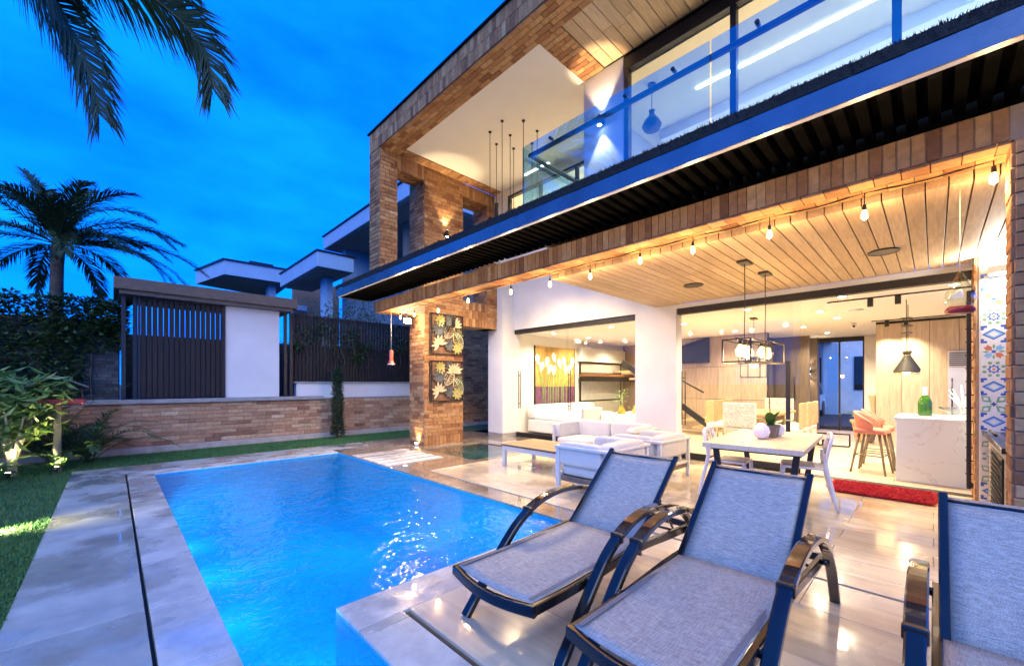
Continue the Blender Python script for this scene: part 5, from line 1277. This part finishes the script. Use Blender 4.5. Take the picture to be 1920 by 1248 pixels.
# ------------------------------------------------------------------ white lounge group
ALU = plain('white_aluminium', (.55, .56, .57), .35, .0, var=.05, bump=0); CUSH = plain('outdoor_cushion', (.54, .54, .54), .85, var=.05, vscale=8, bump=.002, bscale=200)
PLNK = pieces('teak_slat', [(0, (.30, .19, .10)), (1, (.40, .27, .15))], .55, (1, 12, 10), 4, .3, .0006); BASEW = plain('grey_wood_base', (.20, .14, .10), .7, var=.35, vscale=10)
def frame_seat(name, label, loc, rz, w, d, group, cat='armchair', back_n=1):
    """armchair or sofa: back at -y, arms at both ends; local"""
    o = thing(name, label, cat, loc, rz, group); T = .05
    for x in (-w / 2, w / 2 - T):
        for y in (-d / 2, d / 2 - T): MB().box(x, x + T, y, y + T, 0, .56, .004).obj('leg', ALU, o)
        MB().box(x - .02, x + T + .02, -d / 2 - .02, d / 2 + .01, .561, .595, .004).obj('arm_top', ALU, o)
    MB().box(-w / 2 + T + .021, w / 2 - T - .021, -d / 2 - .02, -d / 2 + T + .02, .561, .595, .004).obj('back_top', ALU, o)
    MB().box(-w / 2 + T, w / 2 - T, -d / 2 + .03, d / 2 - .02, .13, .20, .004).obj('seat_base', BASEW, o)
    for y in (-d / 2 + .005, d / 2 - T): MB().box(-w / 2 + T + .001, w / 2 - T - .001, y + .005, y + .04, .20, .24, .003).obj('seat_rail', ALU, o)
    n = back_n; sw = (w - 2 * T - .02) / n
    for k in range(n):
        x0 = -w / 2 + T + .01 + k * sw
        MB().cushion(x0, x0 + sw - .01, -d / 2 + .06, d / 2, .20, .36, .28, 6).obj('seat_cushion', CUSH, o)
        MB().cushion(x0, x0 + sw - .01, -d / 2 + .0, -d / 2 + .20, .33, .66, .33, 6).obj('back_cushion', CUSH, o)
    for s in (-1, 1):
        x0 = -w / 2 + .012 if s < 0 else w / 2 - .012 - .15
        MB().cushion(x0, x0 + .15, -d / 2 + .12, d / 2 - .02, .34, .64, .33, 6).obj('arm_cushion', CUSH, o)
    return o
G = 'white lounge seats on the terrace'
frame_seat('lounge_armchair', 'white armchair of the lounge group nearest the loungers', (4.66, 3.06, 0), 0, .98, .80, G)
frame_seat('lounge_armchair', 'white armchair second from the pool, before the white pillar', (5.86, 3.0, 0), -.03, .92, .80, G)
frame_seat('lounge_sofa', 'white two-seat outdoor sofa against the glass front', (6.62, 4.35, 0), PI / 2, 1.75, .85, G, 'sofa', 2)
ct = thing('coffee_table', 'low white coffee table with a teak slat top', 'coffee table', (5.2, 4.55, 0))
for x in (-.40, .34):
    for y in (-.62, .56): MB().box(x, x + .06, y, y + .06, 0, .34, .004).obj('leg', ALU, ct)
for x in (-.40, .34): MB().box(x + .005, x + .055, -.559, .559, .26, .339, .003).obj('apron', ALU, ct)
for y in (-.62, .56): MB().box(-.339, .339, y + .005, y + .055, .26, .339, .003).obj('apron', ALU, ct)
MB().box(-.42, .42, -.64, .64, .3405, .352, .002).obj('dark_edge', BLACK, ct)
for i in range(9): MB().box(-.415 + i * .0925, -.415 + i * .0925 + .086, -.635, .635, .353, .372, .003).obj('slat', PLNK, ct)

# ------------------------------------------------------------------ terrace dining table and chairs
TTOP = pieces('pale_oak', [(0, (.58, .47, .34)), (1, (.66, .55, .42))], .45, (2, 12, 10), 3, .18, .0005)
tb = thing('terrace_table', 'pale wooden table on black trestle legs on the terrace', 'table', (5.56, 1.38, 0), .07)
for i in range(4): MB().box(-.88, .88, -.46 + i * .23, -.46 + i * .23 + .2285, .70, .752, .003).obj('top_board', TTOP, tb)
for x in (-.66, .66):
    MB().tube([(x, -.38, .69), (x + .0, -.30, .03)], 1, rect=(.06, .05), up=(1, 0, 0)).obj('leg', BLACK, tb)
    MB().tube([(x, .38, .69), (x, .30, .03)], 1, rect=(.06, .05), up=(1, 0, 0)).obj('leg', BLACK, tb)
    MB().box(x - .03, x + .03, -.33, .33, .003, .045, .004).obj('foot_bar', BLACK, tb)
    MB().box(x - .03, x + .03, -.42, .42, .66, .699, .003).obj('top_bar', BLACK, tb)
PLAST = plain('white_plastic', (.78, .78, .78), .35, var=.04); GREYSEAT = plain('grey_seat_pad', (.36, .35, .35), .6, var=.08)
def pchair(loc, rz, label):
    o = thing('plastic_chair', label, 'chair', loc, rz, 'white plastic chairs at the terrace table'); w = .22
    MB().box(-w, w, -.2, .22, .435, .46, .01).obj('seat', PLAST, o); MB().box(-w + .03, w - .03, -.1, .20, .4605, .468, .003).obj('seat_pad', GREYSEAT, o)
    for s in (-1, 1):
        MB().tube([(s * (w - .02), .20, .44), (s * (w - .005), .225, .0)], [.024, .017], 8).obj('leg', PLAST, o)
        MB().tube(catm([(s * (w - .03), -.19, .62), (s * (w - .012), -.20, .45), (s * (w + .02), -.30, 0)], 4), [.022] * 8 + [.014], 8).obj('leg', PLAST, o)
    bk_ = MB(); top = .82
    out = catm([(-w + .02, -.19, .50), (-w, -.215, .66), (-w + .02, -.245, .79), (-w * .6, -.25, top), (0, -.252, top + .01), (w * .6, -.25, top), (w - .02, -.245, .79), (w, -.215, .66), (w - .02, -.19, .50)], 4)
    bk_.tube(out, .017, 8); bk_.tube([(-w + .02, -.19, .50), (0, -.195, .49), (w - .02, -.19, .50)], .015, 6)
    r2 = random.Random(6)
    yb = lambda z: -.19 - .06 * (z - .5) / .3
    nodes = [(x, z) for x in (-.14, -.05, .04, .13) for z in (.55, .62, .69, .76)]
    nodes = [(x + r2.uniform(-.02, .02), z + r2.uniform(-.02, .02)) for x, z in nodes]
    edge = [(-.19, .55), (-.205, .66), (-.19, .77), (-.1, .82), (0, .83), (.1, .82), (.19, .77), (.205, .66), (.19, .55), (-.1, .495), (.02, .49), (.1, .495)]
    for x, z in nodes:
        ds = sorted(nodes + edge, key=lambda q: (q[0] - x) ** 2 + (q[1] - z) ** 2)[1:4]
        for q in ds: bk_.tube([(x, yb(z), z), (q[0], yb(q[1]), q[1])], .0075, 5)
    bk_.obj('lattice_back', PLAST, o); return o
pchair((5.78, 1.06, 0), .22, 'white lattice-back chair at the near kitchen side of the terrace table')
pchair((5.52, 1.78, 0), PI + .1, 'white lattice-back chair on the far lounge side of the terrace table')
CERW = plain('white_ceramic', (.82, .82, .82), .25, var=.03)
MB().lathe([(0, 0), (.03, 0), (.075, .03), (.09, .085), (.075, .14), (.045, .165), (.04, .18), (.034, .18), (.034, .16)], n=22).obj('round_vase', CERW, None, loc=(5.42, 1.40, .754), label='round white vase on the terrace table before the orchid pot', cat='vase')
MB().lathe([(0, 0), (.03, 0), (.07, .03), (.08, .08), (.065, .13), (.03, .155), (.026, .155)], n=22).obj('round_vase', CERW, None, loc=(5.82, 1.33, .754), label='smaller round white vase behind the orchid pot', cat='vase')
op = thing('orchid_pot', 'broad-leaved orchid in a square grey pot on the table', 'potted plant', (5.64, 1.36, .754))
MB().add([(-.06, -.06, 0), (.06, -.06, 0), (.06, .06, 0), (-.06, .06, 0), (-.085, -.085, .15), (.085, -.085, .15), (.085, .085, .15), (-.085, .085, .15), (-.07, -.07, .13), (.07, -.07, .13), (.07, .07, .13), (-.07, .07, .13)], [(3, 2, 1, 0), (0, 1, 5, 4), (1, 2, 6, 5), (2, 3, 7, 6), (3, 0, 4, 7), (8, 9, 10, 11), (4, 5, 9, 8), (5, 6, 10, 9), (6, 7, 11, 10), (7, 4, 8, 11)]).obj('pot', plain('grey_pot', (.16, .145, .125), .7, var=.2, bump=.002), op)
ORCH = leafmat('orchid_leaf', [(0, (.03, .10, .02)), (1, (.06, .16, .03))], .3, .1)
for k, (az, el, L, bend) in enumerate(((.3, 1.0, .26, .9), (3.3, 1.1, .24, .6), (-.9, .5, .34, .9), (1.8, .8, .22, .9), (4.4, 1.2, .22, .4))):
    P = arc((0, 0, .13), az, el, L, bend, 7); sd = Vector((-math.sin(az), math.cos(az), 0)); vs = []; fs = []
    for i, p in enumerate(P):
        w = .052 * math.sin(PI * (.12 + .86 * i / 6)) ** .7
        vs += [p - sd * w + Vector((0, 0, w * .3)), p, p + sd * w + Vector((0, 0, w * .3))]
    for i in range(6): fs += [(i * 3, i * 3 + 1, i * 3 + 4, i * 3 + 3), (i * 3 + 1, i * 3 + 2, i * 3 + 5, i * 3 + 4)]
    MB().add(vs, fs, 0, None, True).obj('leaf', ORCH, op)
for dx in (0, .02): MB().tube([(dx, 0, .13), (dx - .02, .01, .45), (dx - .05, .02, .62)], .004, 5).obj('stake', plain('brown_stake%d' % (dx * 100), (.10, .06, .03), .7), op)
# shaggy red rug at the threshold
rg = thing('red_rug', 'shaggy red rug lying at the dining room threshold', 'rug', (6.98, .47, 0))
MB().box(-.30, .30, -.46, .46, .002, .012, .003).obj('backing', plain('rug_backing', (.30, .02, .03), .9), rg)
mb = MB(); rr = random.Random(9); vs = []; fs = []
for _ in range(9000):
    x, y = rr.uniform(-.31, .31), rr.uniform(-.47, .47); a = rr.uniform(0, 6.28); l = rr.uniform(.04, .075); w = .004; o_ = len(vs)
    vs += [(x - w, y, .01), (x + w, y, .01), (x + math.cos(a) * l * .5 + w, y + math.sin(a) * l * .5, .01 + l * .6), (x + math.cos(a) * l, y + math.sin(a) * l, .012 + l * .7)]; fs.append((o_, o_ + 1, o_ + 2, o_ + 3))
mb.add(vs, fs).obj('pile', leafmat('rug_pile', [(0, (.32, .01, .025)), (.6, (.55, .025, .05)), (1, (.70, .09, .10))], .8, .2), rg, kind='stuff')

# ------------------------------------------------------------------ barbecue niche
bq = thing('barbecue_counter', 'built-in barbecue with black counter against the tiled wall', 'barbecue', (6.3, -.90, 0))
MB().box(-.9, .9, -.45, .46, 0, .80, .006).obj('body', plain('bbq_body', (.30, .27, .25), .7, var=.2), bq)
MB().box(-.92, .915, -.46, .50, .801, .85, .005).obj('counter', plain('black_granite', (.015, .015, .017), .15, var=.4, vscale=40), bq)
MB().box(-.6, .1, -.3, .3, .851, .97, .03).obj('grill_hood', plain('grill_steel', (.6, .58, .55), .25, .9, var=.1), bq)
lv = MB().box(-.6, .4, .461, .475, .12, .72, .003).obj('louvre_door', DARK, bq)
for k in range(11): MB().add([(-.57, .476, .15 + k * .05), (.37, .476, .15 + k * .05), (.37, .495, .185 + k * .05), (-.57, .495, .185 + k * .05), (-.57, .476, .16 + k * .05), (.37, .476, .16 + k * .05)], [(0, 1, 2, 3), (3, 2, 5, 4)]).obj('slat', WHITEM, lv)
MB().tube([(.1, .5, .92), (-.5, .5, .92)], .012, 8).obj('handle', DARK, bq)

# ------------------------------------------------------------------ string of bulbs along the beam
sg = thing('string_lights', 'string of warm bulbs hanging along the brick beam', 'string lights', (4.36, 0, 2.95))
BY = [-.29, .39, 1.06, 1.76, 2.36, 3.05, 3.72, 4.5, 5.55, 6.45, 7.3, 7.85]
cab = []
for i in range(len(BY) - 1):
    for k in range(6):
        s = k / 6; cab.append((0, BY[i] + (BY[i + 1] - BY[i]) * s, -.012 - .05 * math.sin(PI * s) * .4))
cab.append((0, BY[-1], -.012))
MB().tube(cab, .006, 6).obj('cable', BLACK, sg)
for i, y in enumerate(BY):
    dz = -.018 * ((i * 7) % 4)
    MB().tube([(0, y, -.015), (0, y, -.06 + dz)], .004, 5).obj('drop_wire', BLACK, sg)
    MB().tube([(0, y, -.055 + dz), (0, y, -.10 + dz)], [.012, .015], 10).obj('socket', BLACK, sg)
    MB().lathe([(.013, -.095 + dz), (.018, -.11 + dz), (.024, -.143 + dz), (.022, -.163 + dz), (0, -.183 + dz)], (0, y, 0), 14).obj('bulb', BULB, sg)
    lamp('POINT', (0, y, -.22 + dz), 7, (1, .60, .24), sg, .05)
# flush round speakers in the board ceiling
for x, y, l in ((6.24, 2.51, 'round black speaker in the board ceiling toward the lounge'), (6.17, .39, 'round black speaker in the board ceiling over the opening')):
    o = thing('ceiling_speaker', l, 'speaker', (x, y, 2.872), group='round speakers in the terrace ceiling')
    MB().tube([(0, 0, -.012), (0, 0, -.001)], .13, 28).obj('grille', DARK, o); MB().lathe([(.13, -.001), (.137, -.004), (.137, -.016), (.13, -.016)], n=28).obj('rim', BLACK, o)
# floodlight and box speaker at the column
fd = thing('floodlight', 'bright floodlight under the beam beside the brick column', 'floodlight', (4.62, 8.05, 2.76))
MB().box(-.10, .10, -.03, .03, -.06, .06, .008).obj('housing', BLACK, fd); MB().box(-.09, .09, -.036, -.031, -.05, .05).obj('lens', emit('flood_lens', (1, .9, .7), 60), fd); MB().box(-.015, .015, -.01, .01, .06, .19).obj('bracket', BLACK, fd)
lamp('POINT', (0, -.12, -.02), 26, (1, .78, .5), fd, .06)
bs_ = thing('box_speaker', 'black box loudspeaker high on the brick column', 'speaker', (5.62, 7.80, 2.82), .4)
MB().box(-.09, .09, -.08, .08, -.12, .12, .012).obj('cabinet', BLACK, bs_); MB().tube([(0, -.081, -.04), (0, -.086, -.04)], .06, 16).obj('cone', DARK, bs_); MB().box(-.01, .01, .08, .14, -.02, .02).obj('bracket', BLACK, bs_)
# column-foot lamps
for (x, y, l) in ((4.93, 8.15, 'small uplight at the foot of the brick column'),):
    o = thing('uplight', l, 'uplight', (x, y, 0)); MB().tube([(0, 0, 0), (0, 0, .05)], .045, 14).obj('housing', WHITEM, o); MB().tube([(0, 0, .0505), (0, 0, .054)], .038, 14).obj('lens', DL, o); lamp('SPOT', (0, 0, .08), 25, WARM, o, .04, rot=(PI, .1, 0), spot=1.6, blend=.8)
# wall sconces, light up and down
def sconce(loc, nrm, label, e=28):
    o = thing('wall_sconce', label, 'wall lamp', loc); nx, ny = nrm
    MB().box(-.03 - abs(ny) * .01, .03 + abs(ny) * .01, -.03 - abs(nx) * .01, .03 + abs(nx) * .01, -.03, .03, .003).obj('wall_plate', BLACK, o, loc=(nx * .02, ny * .02, 0))
    MB().tube([(nx * .085, ny * .085, -.07), (nx * .085, ny * .085, .07)], .038, 14).obj('cylinder', BLACK, o)
    for s in (-1, 1):
        MB().tube([(nx * .085, ny * .085, s * .0705), (nx * .085, ny * .085, s * .073)], .032, 12).obj('lens', DL, o)
        lamp('SPOT', (nx * .085, ny * .085, s * .09), e, WARM, o, .025, rot=(PI if s > 0 else 0, 0, 0), spot=1.25, blend=.5)
sconce((5.55, 7.93, 4.85), (0, -1), 'black up-and-down sconce on the upper brick pier', 40)
sconce((5.445, 3.58, 5.43), (-1, 0), 'black up-and-down sconce on the white balcony wall', 40)
sconce((15.08, 2.60, 1.75), (-1, 0), 'black sconce on the dark pillar by the street window', 14)
# bright wall lamp above the tiled strip
tl = thing('tile_wall_lamp', 'bright white wall lamp above the patterned tiles', 'wall lamp', (7.12, -.55, 2.62))
MB().box(-.06, .07, -.12, .12, -.02, .10, .006).obj('housing', WHITEM, tl); MB().box(-.05, .06, -.11, .11, .1005, .104).obj('lens', emit('wall_lamp_lens', (1, .96, .9), 60), tl)
lamp('AREA', (-.02, 0, .115), 40, (1, .93, .82), tl, .16, rot=(PI, 0, 0)); lamp('AREA', (-.075, 0, .0), 12, (1, .93, .82), tl, .1, rot=(0, -PI / 2 * .4, 0))
# ------------------------------------------------------------------ leaf relief panels on the column
RELG = plain('relief_olive', (.42, .38, .12), .5, .3, var=.25, vscale=12); RELW = plain('relief_straw', (.62, .55, .33), .5, .2, var=.2, vscale=12); RELS = plain('relief_slate', (.10, .11, .12), .5, .3, var=.3, vscale=12); RELD = plain('relief_moss', (.14, .18, .09), .6, .2, var=.3)
def leafpoly(L, w, n=7): return [(L * i / n, w * math.sin(PI * i / n) ** .8) for i in range(n + 1)] + [(L * i / n, -w * math.sin(PI * i / n) ** .8) for i in range(n - 1, 0, -1)]
def panel(zc, label, seed):
    o = thing('relief_panel', label, 'wall art', (5.59, 7.925, zc), group='leaf relief panels on the column'); r2 = random.Random(seed)
    MB().box(-.46, .46, -.004, .008, -.46, .46).obj('backboard', plain('rust_board%d' % seed, (.20, .10, .05), .7, var=.35, vscale=5), o)
    for a, b, c, d in ((-.47, .47, .45, .47), (-.47, .47, -.47, -.45)): MB().box(a, b, -.03, -.0045, c, d, .003).obj('frame_bar', DARK, o)
    for a, b in ((-.47, -.45), (.45, .47), (-.42, -.405), (.405, .42)): MB().box(a, b, -.028, -.0046, -.449, .449, .003).obj('frame_bar', DARK, o)
    base = Matrix.Rotation(PI / 2, 4, 'X')
    def burst(cx, cz, R, n, mat, depth, a0=0, span=2 * PI, w=.2):
        mb = MB()
        for k in range(n):
            a = a0 + span * k / max(1, n - (0 if span > 6 else 1)); mb.prism(leafpoly(R * r2.uniform(.85, 1.1), R * w), .012, Matrix.Translation((cx, -.008 - depth, cz)) @ base @ Matrix.Rotation(a, 4, 'Z') @ Matrix.Rotation(-.18, 4, 'Y'))
        mb.obj('leaf_burst', mat, o)
    burst(.18, .2, .24, 9, RELW, .02, .0, PI, .13); burst(-.24, .10, .20, 11, RELS, .012, 0, 2 * PI, .16); burst(-.24, -.24, .22, 8, RELW, .022, .2, PI * 1.2, .14)
    burst(-.20, .30, .15, 10, RELG, .02, 0, 2 * PI, .18); burst(.05, -.25, .16, 9, RELS, .01, 0, 2 * PI, .2); burst(.28, -.30, .17, 9, RELG, .014, 0, 2 * PI, .18); burst(.05, .36, .13, 8, RELS, .01); burst(.32, .0, .16, 7, RELD, .006)
    for (cx, cz, L, a) in ((-.06, -.10, .42, 1.0), (.42, -.32, .44, 2.1)):       # two big ribbed leaves with open cells
        out = leafpoly(L, L * .30, 10); M = Matrix.Translation((cx, -.036, cz)) @ base @ Matrix.Rotation(a, 4, 'Z')
        lf = MB(); pts3 = [M @ Vector((x, y, 0)) for x, y in out]; lf.tube(pts3 + [pts3[0]], .012, 6); lf.tube([M @ Vector((0, 0, 0)), M @ Vector((L, 0, 0))], .010, 6)
        for k in range(1, 8):
            x = L * k / 8; h = L * .29 * math.sin(PI * k / 8)
            for s in (-1, 1): lf.tube([M @ Vector((x - .03, 0, 0)), M @ Vector((x + .03, s * h * .93, 0))], .007, 5)
        lf.obj('ribbed_leaf', RELW, o)
panel(2.53, 'upper leaf relief panel on the brick column', 3); panel(1.45, 'lower leaf relief panel on the brick column', 8)
# ------------------------------------------------------------------ bird feeders
f1 = thing('bird_feeder', 'red tube bird feeder hanging under the canopy end', 'bird feeder', (4.28, 8.1, 1.80))
MB().lathe([(0, .0), (.07, .0), (.075, .03), (.05, .05), (.05, .08), (.04, .10), (.045, .28), (.03, .30), (0, .31)], n=14).obj('tube', plain('red_feeder', (.55, .10, .06), .3, var=.15), f1); MB().lathe([(0, -.005), (.075, -.004), (.085, .0), (.07, .012)], n=14).obj('dish', WHITEM, f1); MB().cyl((0, 0, .3), (0, 0, 1.15), .004).obj('cord', WHITEM, f1)
f2 = thing('glass_feeder', 'clear teardrop glass feeder with red base under the ceiling', 'bird feeder', (4.62, -.14, 1.93))
MB().lathe([(0, .05), (.07, .06), (.088, .10), (.08, .15), (.05, .22), (.02, .29), (.012, .31)], n=20).obj('globe', glass('feeder_glass', (.88, .93, .88), 1.5, .02, 2.2, .12), f2); MB().lathe([(0, .0), (.07, .0), (.085, .02), (.07, .05), (0, .055)], n=18).obj('base', plain('dark_red', (.28, .03, .04), .3), f2); MB().cyl((0, 0, .31), (0, 0, .94), .003).obj('cord', WHITEM, f2)
# ------------------------------------------------------------------ across the street, seen through the hall
st_ = thing('street_house', 'blue-lit house across the street seen through the hall window', 'house', (24, 3.2, 0)); SO = Vector((24, 3.2, 0))
def srel(mb, n_, mat): o = mb.obj(n_, mat, st_); o.location = -SO; return o
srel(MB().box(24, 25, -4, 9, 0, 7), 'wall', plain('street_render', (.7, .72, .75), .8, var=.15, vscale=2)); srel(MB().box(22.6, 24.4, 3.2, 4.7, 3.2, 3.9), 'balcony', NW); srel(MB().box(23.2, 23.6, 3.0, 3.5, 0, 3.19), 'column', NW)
w2 = srel(MB().box(23.94, 23.999, 3.7, 5.2, 0, 2.6), 'garage_door', DARK); srel(MB().box(23.95, 23.999, 1.9, 2.5, 1.1, 2.6), 'window', DARK)
road = MB().box(17, 23, -20, 30, -.1, -.015).obj('street', plain('asphalt', (.05, .05, .055), .8, var=.2, space='World', vscale=4), None, kind='structure')
car = thing('parked_car', 'white car parked across the street seen through the hall window', 'car', (20.9, 4.15, -.015), 0)
prof = [(-1.9, .25), (-1.95, .7), (-1.5, .85), (-.9, 1.4), (.6, 1.42), (1.3, .95), (1.9, .8), (1.98, .3)]
MB().prism(prof, 1.6, Matrix.Translation((0, .8, 0)) @ Matrix.Rotation(PI / 2, 4, 'X')).obj('body', plain('car_white', (.7, .72, .75), .15, var=.03, coat=1), car)
MB().prism([(-1.42, .86), (-.88, 1.34), (.55, 1.36), (1.18, .95)], 1.62, Matrix.Translation((0, .81, 0)) @ Matrix.Rotation(PI / 2, 4, 'X')).obj('window', BLACK, car)
for x in (-1.2, 1.25):
    for y in (-.82, .62):
        w3 = MB().tube([(x, y, .32), (x, y + .2, .32)], .32, 18).obj('wheel', BLACK, car); MB().tube([(x, y - .01, .32), (x, y + .21, .32)], .19, 12).obj('rim', DARK, w3)
MB().box(-1.99, -1.9, -.6, -.3, .62, .74, .01).obj('headlight', WHITEM, car); MB().box(-1.99, -1.9, .3, .6, .62, .74, .01).obj('headlight', WHITEM, car)
